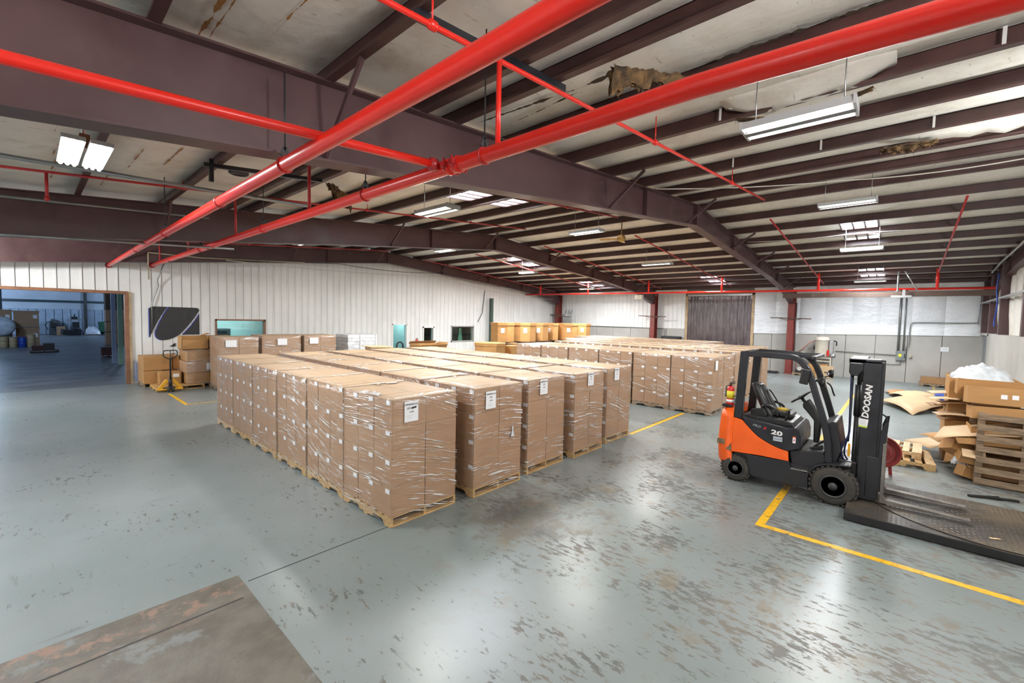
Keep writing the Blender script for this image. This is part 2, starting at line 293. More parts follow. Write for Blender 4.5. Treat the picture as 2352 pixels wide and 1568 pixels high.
# ---------------------------------------------------------------- mesh helpers
W = {}                                            # world matrix of every parent
class MB:
    def __init__(s): s.v = []; s.f = []; s.m = []; s.s = []
    def add(s, vs, fs, mi=0, smooth=False):
        o = len(s.v); s.v += [Vector(p) for p in vs]
        for f in fs: s.f.append([i+o for i in f]); s.m.append(mi); s.s.append(smooth)
        return s
    def box(s, x0, x1, y0, y1, z0, z1, mi=0):
        vs = [(x, y, z) for z in (z0, z1) for y in (y0, y1) for x in (x0, x1)]
        return s.add(vs, [(0, 2, 3, 1), (4, 5, 7, 6), (0, 1, 5, 4), (2, 6, 7, 3), (0, 4, 6, 2), (1, 3, 7, 5)], mi)
    def obox(s, c, size, M=None, mi=0):
        M = M or Matrix.Identity(3); h = [a/2 for a in size]
        vs = [Vector(c) + M @ Vector((x*h[0], y*h[1], z*h[2])) for z in (-1, 1) for y in (-1, 1) for x in (-1, 1)]
        return s.add(vs, [(0, 2, 3, 1), (4, 5, 7, 6), (0, 1, 5, 4), (2, 6, 7, 3), (0, 4, 6, 2), (1, 3, 7, 5)], mi)
    def bar(s, p0, p1, w, h, up=(0, 0, 1), mi=0):
        p0 = Vector(p0); p1 = Vector(p1); d = (p1-p0).normalized(); up = Vector(up)
        if abs(d.dot(up)) > .98: up = Vector((1, 0, 0))
        a = d.cross(up).normalized(); b = a.cross(d).normalized()
        vs = [p + a*(i*w/2) + b*(j*h/2) for p in (p0, p1) for (i, j) in ((-1, -1), (1, -1), (1, 1), (-1, 1))]
        return s.add(vs, [(0, 1, 2, 3), (7, 6, 5, 4), (0, 4, 5, 1), (1, 5, 6, 2), (2, 6, 7, 3), (3, 7, 4, 0)], mi)
    def tube(s, path, r, n=10, mi=0, caps=True, rs=None, smooth=True):
        P = [Vector(p) for p in path]; rings = []; up = Vector((0, 0, 1)); prev = None
        for i, p in enumerate(P):
            d = (P[min(i+1, len(P)-1)] - P[max(i-1, 0)]).normalized()
            if prev is None:
                a = d.cross(up)
                if a.length < .05: a = d.cross(Vector((1, 0, 0)))
            else: a = prev - d*prev.dot(d)
            a.normalize(); prev = a; b = d.cross(a); rr = rs[i] if rs else r
            rings.append([p + (a*math.cos(2*PI*k/n) + b*math.sin(2*PI*k/n))*rr for k in range(n)])
        vs = [q for ring in rings for q in ring]; fs = []
        for i in range(len(P)-1):
            for k in range(n): fs.append((i*n+k, i*n+(k+1) % n, (i+1)*n+(k+1) % n, (i+1)*n+k))
        s.add(vs, fs, mi, smooth)
        if caps: o = len(s.v)-len(vs); s.f += [[o+k for k in range(n)][::-1], [o+(len(P)-1)*n+k for k in range(n)]]; s.m += [mi, mi]; s.s += [False, False]
        return s
    def cyl(s, p0, p1, r, n=14, mi=0, r1=None): return s.tube([p0, p1], r, n, mi, rs=[r, r if r1 is None else r1])
    def prism(s, poly, axis, a0, a1, mi=0, smooth=False):
        def P(q, a): return {'x': (a, q[0], q[1]), 'y': (q[0], a, q[1]), 'z': (q[0], q[1], a)}[axis]
        n = len(poly); vs = [P(q, a0) for q in poly] + [P(q, a1) for q in poly]
        s.add(vs, [tuple(range(n)), tuple(range(2*n-1, n-1, -1))], mi)
        o = len(s.v)-2*n
        for i in range(n): s.f.append([o+i, o+(i+1) % n, o+n+(i+1) % n, o+n+i]); s.m.append(mi); s.s.append(smooth)
        return s
    def lathe(s, prof, c, axis='z', n=24, mi=0, smooth=True):
        vs = []
        for r, h in prof:
            for k in range(n):
                a = 2*PI*k/n; x, y = r*math.cos(a), r*math.sin(a)
                vs.append({'z': (c[0]+x, c[1]+y, c[2]+h), 'x': (c[0]+h, c[1]+x, c[2]+y), 'y': (c[0]+x, c[1]+h, c[2]+y)}[axis])
        fs = []
        for i in range(len(prof)-1):
            for k in range(n): fs.append((i*n+k, i*n+(k+1) % n, (i+1)*n+(k+1) % n, (i+1)*n+k))
        s.add(vs, fs, mi, smooth); o = len(s.v)-len(vs)
        if prof[0][0] > 1e-4: s.f.append([o+k for k in range(n)]); s.m.append(mi); s.s.append(False)
        if prof[-1][0] > 1e-4: s.f.append([o+(len(prof)-1)*n+k for k in range(n)]); s.m.append(mi); s.s.append(False)
        return s
    def sheet(s, grid, t, mi=0, smooth=True):
        # grid of points -> thin solid sheet of thickness t below
        R = len(grid); Cn = len(grid[0]); top = [Vector(p) for row in grid for p in row]; bot = [p - Vector((0, 0, t)) for p in top]
        fs = []; n = R*Cn
        for i in range(R-1):
            for j in range(Cn-1):
                a = i*Cn+j; q = (a, a+1, a+Cn+1, a+Cn); fs.append(q); fs.append(tuple(n+k for k in q[::-1]))
        rim = [j for j in range(Cn)] + [i*Cn+Cn-1 for i in range(1, R)] + [(R-1)*Cn+j for j in range(Cn-2, -1, -1)] + [i*Cn for i in range(R-2, 0, -1)]
        for k in range(len(rim)): a, b = rim[k], rim[(k+1) % len(rim)]; fs.append((a, n+a, n+b, b))
        return s.add(top+bot, fs, mi, smooth)
    def mesh(s, name, mats, M=None, merge=False):
        me = bpy.data.meshes.new(name)
        vs = [M @ p for p in s.v] if M is not None else s.v
        me.from_pydata([tuple(p) for p in vs], [], s.f)
        for m in (mats if isinstance(mats, (list, tuple)) else [mats]): me.materials.append(m)
        me.polygons.foreach_set('material_index', s.m); me.polygons.foreach_set('use_smooth', s.s)
        bm = bmesh.new(); bm.from_mesh(me)
        if merge: bmesh.ops.remove_doubles(bm, verts=bm.verts, dist=1e-5)
        bmesh.ops.recalc_face_normals(bm, faces=bm.faces); bm.to_mesh(me); bm.free()
        me.update(); return me
    def build(s, name, mats, parent=None, bevel=0.0, seg=2, kind=None, label=None):
        Mi = W[parent.name].inverted() if parent is not None else None
        o = bpy.data.objects.new(name, s.mesh(name, mats, Mi)); COL.objects.link(o)
        if parent is not None: o.parent = parent; W[o.name] = W[parent.name]
        else: W[o.name] = Matrix.Identity(4)
        if bevel:
            b = o.modifiers.new('bevel', 'BEVEL'); b.width = bevel; b.segments = seg; b.limit_method = 'ANGLE'; b.angle_limit = .6
        if kind: o['kind'] = kind
        if label: o['label'] = label
        return o
def tag(o, label, cat, group=None, kind=None):
    o['label'] = label; o['category'] = cat
    if group: o['group'] = group
    if kind: o['kind'] = kind
    return o
def thing(name, label, cat, loc=(0, 0, 0), rz=0.0, group=None, kind=None):
    o = bpy.data.objects.new(name, None); COL.objects.link(o); o.empty_display_size = .2
    o.location = loc; o.rotation_euler = (0, 0, rz); W[o.name] = Matrix.Translation(loc) @ Matrix.Rotation(rz, 4, 'Z')
    return tag(o, label, cat, group, kind)
def inst(name, me, parent=None, loc=(0, 0, 0), rz=0.0, m=None):
    o = bpy.data.objects.new(name, me); COL.objects.link(o); o.location = loc
    if rz: o.rotation_euler = (0, 0, rz)
    L = Matrix.Translation(loc) @ Matrix.Rotation(rz, 4, 'Z')
    if parent is not None: o.parent = parent; W[o.name] = W[parent.name] @ L
    else: W[o.name] = L
    if m is not None:
        o.material_slots[0].link = 'OBJECT'; o.material_slots[0].material = m
    return o
def node(name, parent, loc=(0, 0, 0), rz=0.0):
    o = bpy.data.objects.new(name, None); COL.objects.link(o); o.empty_display_size = .1; o.parent = parent; o.location = loc; o.rotation_euler = (0, 0, rz)
    W[o.name] = W[parent.name] @ Matrix.Translation(loc) @ Matrix.Rotation(rz, 4, 'Z'); return o
def copy_tree(o, parent=None):
    c = o.copy(); COL.objects.link(c)
    if parent is not None: c.parent = parent
    for ch in o.children: copy_tree(ch, c)
    return c
def text_mesh(s, size, shear=0.0, bold=0.0, width=1.0, align='CENTER', ext=.0015):
    cu = bpy.data.curves.new('lettering', 'FONT'); cu.body = s; cu.size = size; cu.shear = shear; cu.offset = bold; cu.align_x = align
    cu.extrude = ext; cu.resolution_u = 2
    ob = bpy.data.objects.new('lettering', cu); COL.objects.link(ob)
    me = bpy.data.meshes.new_from_object(ob.evaluated_get(bpy.context.evaluated_depsgraph_get()))
    bpy.data.objects.remove(ob); bpy.data.curves.remove(cu)
    for v in me.vertices: v.co.x *= width
    return me
def text(s, size, m, parent, origin, ex, ey, name='lettering', **kw):
    # flat lettering at world origin, ex = reading direction, ey = up of the letters
    me = text_mesh(s, size, **kw); me.materials.clear(); me.materials.append(m)
    ex = Vector(ex).normalized(); ey = Vector(ey).normalized(); ez = ex.cross(ey)
    Mx = Matrix(((ex.x, ey.x, ez.x, origin[0]), (ex.y, ey.y, ez.y, origin[1]), (ex.z, ey.z, ez.z, origin[2]), (0, 0, 0, 1)))
    me.transform(W[parent.name].inverted() @ Mx)
    o = bpy.data.objects.new(name, me); COL.objects.link(o); o.parent = parent; W[o.name] = W[parent.name]; return o
def rotm(rx=0, ry=0, rz=0): return (Matrix.Rotation(rz, 3, 'Z') @ Matrix.Rotation(ry, 3, 'Y') @ Matrix.Rotation(rx, 3, 'X'))
def ORD(n): return ('first', 'second', 'third', 'fourth', 'fifth', 'sixth', 'seventh', 'eighth', 'ninth', 'tenth', 'eleventh', 'twelfth', 'thirteenth', 'fourteenth', 'fifteenth')[n]
def roofz(x): return 6.22 - .083*(x-12.7) if x > 12.7 else 6.22 - .088*(12.7-x)
# ================================================================= SETTING
def struct(b, name, mats, parent=None, **kw):
    o = b.build(name, mats, parent, **kw)
    if parent is None: o['kind'] = 'structure'
    return o
XL, XR, YN, YF = -3.6, 28.7, -2.95, 21.0
# floor: one slab through both halls
struct(MB().box(XL-14, XR+.2, YN-.2, 66, -.2, 0), 'floor', floor_m)
struct(MB().box(XL, 1.38, YN, 4.97, 0, .006), 'floor_slab', slab_m)
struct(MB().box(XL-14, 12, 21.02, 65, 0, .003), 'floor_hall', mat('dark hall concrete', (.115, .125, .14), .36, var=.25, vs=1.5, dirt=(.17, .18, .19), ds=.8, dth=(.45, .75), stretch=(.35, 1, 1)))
gap = mat('dark joint filler', (.045, .043, .04), .8, var=.3)
struct(MB().box(1.42, 27, 4.785, 4.80, 0, .0015), 'floor_joint', gap)
struct(MB().box(XL, 1.3, 4.52, 4.54, .006, .0075), 'floor_joint', gap)
struct(MB().box(6.50, 6.60, -2.9, 1.35, 0, .003), 'floor_line', line_y)
struct(MB().box(6.60, 21.5, 1.25, 1.35, 0, .003), 'floor_line', line_y)
struct(MB().box(9.6, 13.0, 4.68, 4.78, 0, .003), 'floor_line', line_y)
struct(MB().box(2.96, 3.05, 15.3, 17.7, 0, .003), 'floor_line', line_y)
struct(MB().box(3.05, 4.4, 15.3, 15.36, 0, .003), 'floor_line', line_y)
struct(MB().box(13.5, 28, -1.2, -1.13, 0, .002), 'floor_line', line_material('worn yellow line', (.55, .42, .12)))

# ---- wall with the big doorway (y = 21): flat sheets .305 wide with a shadow gap between
back_m = mat('wall shadow gap', (.20, .20, .195), .7)  # backing coloured dark to put groove shade between the sheets
holes = [(-30, 2.41, -1, 3.31), (5.12, 7.02, 1.15, 2.40), (13.44, 14.41, -1, 2.24), (15.5, 16.33, -1, 2.09), (17.65, 19.6, 1.13, 2.14)]
wl = MB()
def wall_cells(x0, x1, z0, z1):
    out = [(x0, x1, z0, z1)]
    for (a, b, c, d) in holes:
        nxt = []
        for (p, q, r, s) in out:
            if b <= p or a >= q or d <= r or c >= s: nxt.append((p, q, r, s)); continue
            if a > p: nxt.append((p, a, r, s))
            if b < q: nxt.append((b, q, r, s))
            m0, m1 = max(p, a), min(q, b)
            if c > r: nxt.append((m0, m1, r, c))
            if d < s: nxt.append((m0, m1, d, s))
        out = nxt
    return out
xs = [XL, 2.41, 5.12, 7.02, 12.7, 13.44, 14.41, 15.5, 16.33, 17.65, 19.6, XR]
for a, b in zip(xs[:-1], xs[1:]):
    for (p, q, r, s) in wall_cells(a, b, 0, 7):
        def top(x): return min(s, roofz(x)-.02)
        wl.add([(p, 21.03, r), (q, 21.03, r), (q, 21.03, top(q)), (p, 21.03, top(p)), (p, 21.2, r), (q, 21.2, r), (q, 21.2, top(q)), (p, 21.2, top(p))],
               [(0, 1, 2, 3), (5, 4, 7, 6), (4, 0, 3, 7), (1, 5, 6, 2), (3, 2, 6, 7), (0, 4, 5, 1)])
wall_left = struct(wl, 'wall_left', back_m)
x = XL
while x < XR-.01:
    for (p, q, r, s) in wall_cells(x+.004, min(x+.299, XR), 0, 7):
        if q-p < .02: continue
        z1 = min(s, roofz((p+q)/2)-.03)
        b = MB().box(p, q, 21.0, 21.032, r+.002, z1)
        if q-p > .25: b.box(q-.05, q-.012, 20.978, 21.0, r+.002, z1)
        b.build('wall_panel', white_panel, wall_left)
    x += .305
# ---- eave wall (x = 28.7)
wall_far = struct(MB().box(28.74, 28.95, YN, 21.2, 0, 5.0), 'wall_far', back_m)
y = 10.55
while y < 20.99:
    y1 = min(y+.299, 21.0)
    b = MB().box(28.7, 28.74, y, y1, 2.26, 4.88); b.box(28.68, 28.7, y1-.05, y1-.012, 2.26, 4.88)
    b.build('wall_panel', white_panel, wall_far); y += .305
for y0, y1, zt in [(10.55, 11.8, 2.25), (11.81, 13.0, 2.25), (13.01, 14.4, 2.25), (14.41, 15.8, 2.25), (15.81, 17.2, 2.25), (17.21, 18.8, 2.25), (18.81, 21, 2.25),
                   (-2.6, -1.4, 2.45), (-1.39, -.2, 2.45), (-.19, 1.0, 2.45), (1.01, 2.2, 2.45), (2.21, 3.4, 2.45), (3.41, 4.6, 2.45), (4.61, 5.6, 2.45), (5.61, 6.54, 2.45)]:
    MB().box(28.66, 28.74, y0, y1-.012, 0, zt).build('wainscot_panel', grey_panel, wall_far)
# quilted insulation blanket right of the strip door
for k in range(8):
    y0 = -2.6 + k*1.15; y1 = y0+1.15; g = []
    for i in range(15):
        t = i/14; row = []
        for j in range(11):
            u = j/10; zb = 2.36-.0245*(k+u)*1.15; z = zb + (4.9-zb)*t; bul = .05*(1-(2*u-1)**6)*(.6+.4*math.sin(t*PI))
            bul += .014*noise.noise(Vector((u*3+k*5, t*9, 1.3))) * (1-(2*u-1)**8)
            row.append((28.635-bul, y0+u*1.15, z))
        g.append(row)
    b = MB(); vs = [p for r in g for p in r]
    b.add(vs, [(i*11+j, i*11+j+1, (i+1)*11+j+1, (i+1)*11+j) for i in range(14) for j in range(10)], 0, True)
    b.build('insulation_blanket', blanket, wall_far)
# strip curtain in the dock opening
door1 = struct(MB().box(28.60, 28.74, 6.55, 6.70, 0, 4.5).box(28.60, 28.74, 10.42, 10.57, 0, 4.5).box(28.60, 28.74, 6.55, 10.57, 4.42, 4.6), 'door_1', trim_wood)
n = 19
for k in range(n):
    y0 = 6.70 + k*3.72/n; b = MB(); dx = .02*(k % 2); g = []
    for i in range(7):
        z = .03 + 4.4*i/6; g.append([(28.62+dx+.02*math.sin(j/4*PI)+.01*noise.noise(Vector((k*3.1, z, j*.4))), y0-.012+j/4*(3.72/n+.024), z) for j in range(5)])
    vs = [p for r in g for p in r]; b.add(vs, [(i*5+j, i*5+j+1, (i+1)*5+j+1, (i+1)*5+j) for i in range(6) for j in range(4)], 0, True)
    b.build('strip', strip_m, door1)
MB().box(28.5, 28.62, 6.68, 10.44, 4.36, 4.46).build('hanging_rail', steel, door1)
# ---- right wall (y = -2.6 wainscot, open framing above)
wall_right = struct(MB().box(XL, 28.95, YN-.2, YN-.02, 0, 7), 'wall_right', back_m)
x = XL
while x < 28.6:
    x1 = min(x+1.22, 28.7)
    for p, q in ([(x, x1)] if x1 < 26.2 or x > 28.3 else [(x, 26.15)] if x < 26.15 else []):
        MB().box(p, q-.006, YN, -2.6, 0, 2.5).build('wainscot_panel', grey_panel, wall_right)
    b = MB(); g = []
    for i in range(9):
        t = i/8; g.append([(x+1.22*u/6, YN+.02+.12*(1-(u/3-1)**4)*(.5+.5*math.sin(PI*t))+.015*noise.noise(Vector((x+u*.4, t*5, 0))), 2.5+t*(roofz(x)-2.5)) for u in range(7)])
    b.add([p for r in g for p in r], [(i*7+j, i*7+j+1, (i+1)*7+j+1, (i+1)*7+j) for i in range(8) for j in range(6)], 0, True)
    b.build('insulation_blanket', insul, wall_right); x += 1.22
MB().box(28.32, 28.66, YN, -2.6, 0, 2.5).build('wainscot_panel', grey_panel, wall_right)
for x0 in (28.45, 26.3, 23.75, 19.6, 15.5, 11.0):
    MB().box(x0, x0+.22, -2.93, -2.6, 2.5, roofz(x0)-.2).build('wall_post', maroon, wall_right)
MB().box(XL, 28.6, -2.72, -2.53, 3.80, 3.86).build('wall_girt', steel, wall_right)
door2 = struct(MB().box(26.15, 26.25, YN, -2.58, 0, 2.5).box(28.22, 28.32, YN, -2.58, 0, 2.5).box(26.15, 28.32, YN, -2.58, 2.42, 2.52), 'door_2', grey_panel)
MB().box(26.26, 28.2, -2.74, -2.68, .01, 2.41).build('door_leaf', door_grey, door2)
MB().cyl((27.9, -2.68, 1.0), (27.9, -2.6, 1.0), .03).build('door_knob', steel, door2)
# ---- wall behind the camera
wall_near = struct(MB().box(XL-.2, XL, YN, 21.2, 0, 5.2), 'wall_near', white_panel)

# ---- doorway trim, windows and doors in the left wall
struct(MB().box(2.34, 2.44, 20.93, 21.25, 0, 3.31).box(XL, 2.44, 20.95, 21.25, 3.27, 3.37), 'trim_1', [trim_brown])
struct(MB().box(2.40, 2.52, 20.94, 20.975, 0, 3.34), 'trim_2', [trim_wood])
def window(n, x0, x1, z0, z1, fm, glass=True, w=.06):
    o = struct(MB().box(x0, x0+w, 20.96, 21.2, z0, z1).box(x1-w, x1, 20.96, 21.2, z0, z1).box(x0, x1, 20.96, 21.2, z1-w, z1).box(x0, x1, 20.96, 21.2, z0, z0+w), n, fm)
    if glass: MB().box(x0+w, x1-w, 21.1, 21.11, z0+w, z1-w).build('pane', glass_m, o)
    return o
window('window_1', 5.12, 7.02, 1.15, 2.40, trim_brown)
window('window_2', 17.65, 19.6, 1.13, 2.14, grey_panel)
window('door_3', 13.44, 14.41, 0, 2.24, white_paint, True, .05)
window('door_4', 15.5, 16.33, 0, 2.09, white_paint, True, .07)
# rooms behind the windows
room = struct(MB().box(3.6, 12.0, 23.6, 23.7, 0, 3.2).box(3.6, 12, 21.2, 23.7, 3.1, 3.2).box(12.9, 15.0, 23.6, 23.7, 0, 3.2).box(12.9, 15, 21.2, 23.7, 3.1, 3.2).box(3.55, 3.6, 21.2, 23.7, 0, 3.2).box(14.98, 15.03, 21.2, 23.7, 0, 3.2), 'wall_office', teal)
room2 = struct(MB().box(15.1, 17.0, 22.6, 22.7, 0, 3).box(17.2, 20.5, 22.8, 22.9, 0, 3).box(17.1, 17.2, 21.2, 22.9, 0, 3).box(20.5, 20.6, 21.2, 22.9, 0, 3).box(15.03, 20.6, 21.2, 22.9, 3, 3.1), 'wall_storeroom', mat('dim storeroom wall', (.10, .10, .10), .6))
shelf = tag(MB().box(5.0, 6.1, 22.6, 23.3, 0, 1.95).box(5.2, 6.0, 22.55, 22.6, 1.6, 1.62).box(5.2, 6.0, 22.55, 22.6, 1.85, 1.87).build('office_cabinet', teal_dark), 'dark cabinet seen through the wide teal window', 'cabinet')
MB().box(5.0, 5.9, 22.5, 22.6, 1.3, 1.62).build('blue_bin', blue_plastic, shelf)
sgn = thing('wet_floor_sign', 'pale green caution sign standing behind the dark window', 'sign', (19.45, 22.2, 1.0))
MB().prism([(19.25, 1.0), (19.65, 1.0), (19.52, 1.95), (19.38, 1.95)], 'y', 22.15, 22.2).build('board', mat('pale green plastic', (.40, .62, .42), .5), sgn)
MB().box(18.6, 20.3, 22.0, 22.5, 0, 1.0).build('stand', dark_steel, sgn)
hz = thing('rubber_hose', 'black rubber hose coil hanging in the teal side door', 'hose', (13.95, 20.93, .8))
MB().tube([(13.75, 21.05, .6)] + [(13.98+.2*math.cos(a), 21.05, 1.02+.2*math.sin(a)) for a in [PI - k*PI/10 for k in range(11)]] + [(14.2, 21.05, .4)], .045, 8).build('coil', rubber_clean, hz)
MB().tube([(14.2, 21.05, .4), (14.25, 21.05, 0)], .045, 8).build('tail', rubber_clean, hz)

# ---- painted swoosh panel on the left wall
def arc(pts, n=8):
    # quadratic through triples
    p0, p1, p2 = [Vector((*p, 0)) for p in pts]; return [tuple(((1-t)**2*p0 + 2*t*(1-t)*p1 + t*t*p2)[:2]) for t in [i/n for i in range(n+1)]]
mur = thing('wall_emblem', 'large black painted emblem with two white swooshes on the ribbed wall', 'emblem', (3.8, 20.97, 1.5))
A = [(3.02, 2.78), (3.09, 2.85)] + [(3.57, 2.85)] + arc([(3.57, 2.85), (3.28, 2.40), (3.03, 1.70)])[1:] + [(3.02, 1.70)]
Bm = [(3.62, 2.85), (4.48, 2.84)] + arc([(4.48, 2.84), (4.56, 2.84), (4.58, 2.74)], 4)[1:] + arc([(4.56, 2.70), (4.30, 2.20), (3.93, 1.78)])[1:] + arc([(3.93, 1.78), (3.65, 1.56), (3.38, 1.58)], 6)[1:] + arc([(3.38, 1.58), (3.10, 1.65), (3.24, 2.02)], 8)[1:] + arc([(3.24, 2.02), (3.36, 2.42), (3.62, 2.85)], 8)[1:-1]
Cm = [(4.58, 2.60)] + [(4.58, 1.78)] + [(4.02, 1.78)] + arc([(4.02, 1.78), (4.38, 2.20), (4.58, 2.60)], 8)[1:-1]
Dm = [(3.60, 1.32), (3.80, 1.47), (3.80, 1.33)]
for poly in (A, Bm, Cm, Dm):
    MB().prism(poly, 'y', 20.968, 20.976).build('painted_field', logo_black, mur)
MB().prism([(3.0, 1.68), (3.02, 1.70), (3.02, 2.78), (3.0, 2.78)], 'y', 20.968, 20.975).build('blue_border', blue_edge, mur)
MB().tube([(p[0]-.012, 20.972, p[1]) for p in arc([(3.62, 2.85), (3.36, 2.42), (3.24, 2.02)], 8) + arc([(3.24, 2.02), (3.10, 1.65), (3.38, 1.58)], 8)[1:]], .012, 6).build('blue_border', blue_edge, mur)
MB().tube([(p[0]+.0, 20.972, p[1]) for p in arc([(4.58, 2.60), (4.38, 2.20), (4.02, 1.78)], 8)], .012, 6).build('blue_border', blue_edge, mur)
# ================================================================= ROOF
YS = (4.6, 12.5, 20.4)
def rbot(x):
    P = [(-3.6, 3.72), (0, 4.07), (3.5, 4.46), (6, 4.75), (9.5, 5.12), (12.7, 5.46), (18, 5.10), (22, 4.83), (25.5, 4.45), (27.4, 3.98), (28.2, 3.8)]
    for (a, b), (c, d) in zip(P[:-1], P[1:]):
        if a <= x <= c: return b + (d-b)*(x-a)/(c-a)
    return P[-1][1]
RX = [-3.6, 0, 3.5, 6, 9.5, 12.7, 18, 22, 25.5, 27.4, 28.2]
for k, Y in enumerate(YS + (-2.78,)):
    yw = .012
    web = MB(); off = (0, .0, .07, 0)[k]; rb = (lambda x, o=off: rbot(x) + o*max(0, 1-abs(x)/14) + (.0 if k else 0))
    topz = lambda x: roofz(x) - .21
    for a, b in zip(RX[:-1], RX[1:]):
        web.add([(x, y, z) for x in (a, b) for y in (Y-yw, Y+yw) for z in (rb(x), topz(x))], [(0, 1, 5, 4), (2, 6, 7, 3), (0, 4, 6, 2), (1, 3, 7, 5), (0, 2, 3, 1), (4, 5, 7, 6)])
    beam = struct(web, 'roof_beam', maroon)
    hw = .13
    for nm, fz, t in (('bottom_flange', rb, -.022), ('top_flange', topz, .022)):
        b = MB()
        for a, c in zip(RX[:-1], RX[1:]):
            b.add([(x, y, z) for x in (a, c) for y in (Y-hw, Y+hw) for z in (fz(x), fz(x)+t)], [(0, 1, 5, 4), (2, 6, 7, 3), (0, 4, 6, 2), (1, 3, 7, 5), (0, 2, 3, 1), (4, 5, 7, 6)])
        b.build(nm, maroon, beam)
    for x in (9.5, 12.7, 16.4, 20.2, 23.6):
        MB().box(x-.008, x+.008, Y-.12, Y+.12, rb(x), topz(x)).build('stiffener', maroon, beam)
    if k < 3:
        for x in (2.1, 7.9, 12.1, 16.2, 19.2, 22.1, 25.1):
            MB().bar((x, Y-.06, rb(x)+.03), (x, Y-.80, roofz(x)-.22), .06, .03, up=(1, 0, 0)).build('flange_brace', maroon, beam)
        for j in range(5):
            x = 3.3 + j*.55
            MB().cyl((x, Y-.02, topz(x)-.15), (x, Y-.011, topz(x)-.15), .018, 8).build('bolt_head', steel, beam) if k == 0 and j in (2, 3) else None
    if k < 3:
        col = MB().box(27.92, 27.945, Y-.15, Y+.15, 0, 4.0).box(28.40, 28.425, Y-.15, Y+.15, 0, 4.6).box(27.945, 28.40, Y-.01, Y+.01, 0, 4.4)
        c = struct(col, 'column', column_red)
        MB().box(27.8, 28.5, Y-.2, Y+.2, 0, .02).build('base_plate', column_red, c)
        MB().bar((27.86, Y-.95, 3.02), (27.86, Y+.95, 3.06), .05, .05).bar((27.9, Y-.55, 3.03), (28.0, Y, 2.88), .03, .03).bar((27.9, Y+.55, 3.05), (28.0, Y, 2.88), .03, .03).build('bracket_arm', wood_dark, c)
# purlins: Z sections running the length of the building
PX = [-3.2, -2.1, -.7, .75, 2.15, 3.32, 3.85, 5.05, 6.5, 7.9, 9.3, 10.7, 12.1, 13.3, 14.75, 16.2, 17.7, 19.2, 20.6, 22.1, 23.6, 25.1, 26.5, 27.9]
for x in PX:
    z = roofz(x); b = MB()
    b.box(x-.008, x+.008, YN, 21, z-.2, z).box(x-.075, x+.008, YN, 21, z-.206, z-.196).box(x-.008, x+.075, YN, 21, z-.008, z).box(x-.081, x-.075, YN, 21, z-.206, z-.175)
    p = struct(b, 'purlin_beam', purlin_m)
clip_m = mat('bright clip steel', (.7, .7, .68), .4, .3, var=.05)
# insulation panels sagging between the purlins, one strip per bay between two purlins
ceil = struct(MB().add([(XL-.2, YN, roofz(XL)+.1), (12.7, YN, 6.33), (12.7, 21.2, 6.33), (XL-.2, 21.2, roofz(XL)+.1), (XL-.2, YN, roofz(XL)+.16), (12.7, YN, 6.39), (12.7, 21.2, 6.39), (XL-.2, 21.2, roofz(XL)+.16)],
    [(0, 1, 2, 3), (7, 6, 5, 4), (0, 4, 5, 1), (1, 5, 6, 2), (2, 6, 7, 3), (3, 7, 4, 0)]).add([(12.7, YN, 6.33), (28.95, YN, roofz(28.95)+.1), (28.95, 21.2, roofz(28.95)+.1), (12.7, 21.2, 6.33), (12.7, YN, 6.39), (28.95, YN, roofz(28.95)+.16), (28.95, 21.2, roofz(28.95)+.16), (12.7, 21.2, 6.39)],
    [(0, 1, 2, 3), (7, 6, 5, 4), (0, 4, 5, 1), (1, 5, 6, 2), (2, 6, 7, 3), (3, 7, 4, 0)]), 'ceiling', steel)
PX2 = [XL] + PX + [28.75]
rs = random.Random(3)
for i, (a, c) in enumerate(zip(PX2[:-1], PX2[1:])):
    ny = 60; nx = 8; g = []
    for j in range(ny+1):
        y = YN + (21.05-YN)*j/ny; row = []
        for q in range(nx+1):
            u = q/nx; x = a + (c-a)*u; e = (1-(2*u-1)**2)
            d = .055*e*(c-a)/1.4 + .035*e*noise.noise(Vector((x*.9, y*.55, i*2.3))) + .012*e*abs(math.sin(y*PI/1.52+i))
            row.append((x, y, roofz(x) + .012 - d))
        g.append(row)
    vs = [p for r in g for p in r]; w = nx+1
    MB().add(vs, [(j*w+q, j*w+q+1, (j+1)*w+q+1, (j+1)*w+q) for j in range(ny) for q in range(nx)], 0, True).build('insulation_panel', insul, ceil)
# skylights between purlins: two rows of three panes
def skylight(x1, x2, yc, label):
    t = thing('skylight', label, 'skylight', ((x1+x2)/2, yc, roofz(x1)-.12), group='roof skylights')
    for x in (x1, x2):
        z = roofz(x) - .06; s = -.083 if x > 12.7 else .088
        hx = .42; sl = lambda u: u*s
        def slab(u0, u1, y0, y1, zo, zt, bb):
            P = [(x+u, y, z+sl(u)+q) for q in (zo, zt) for (u, y) in ((u0, y0), (u1, y0), (u1, y1), (u0, y1))]
            return bb.add(P, [(3, 2, 1, 0), (4, 5, 6, 7), (0, 1, 5, 4), (1, 2, 6, 5), (2, 3, 7, 6), (3, 0, 4, 7)])
        fb = MB()
        slab(-hx, hx, yc-.47, yc-.43, -.03, .03, fb); slab(-hx, hx, yc+.43, yc+.47, -.03, .03, fb); slab(-hx, -hx+.04, yc-.47, yc+.47, -.03, .03, fb); slab(hx-.04, hx, yc-.47, yc+.47, -.03, .03, fb)
        for y0 in (yc-.17, yc+.12): slab(-hx, hx, y0, y0+.05, -.03, .03, fb)
        fb.build('frame', maroon, t)
        for k in range(3):
            y0 = yc-.42+k*.29; slab(-hx+.04, hx-.04, y0, y0+.25, -.005, .005, MB()).build('pane', sky_m, t)
        l = area_lamp('daylight', (x, yc, z-.05), .8, .85, 42 if x < 10 else 60, (.86, .92, 1.0)); l.parent = t; l.matrix_parent_inverse = W[t.name].inverted()
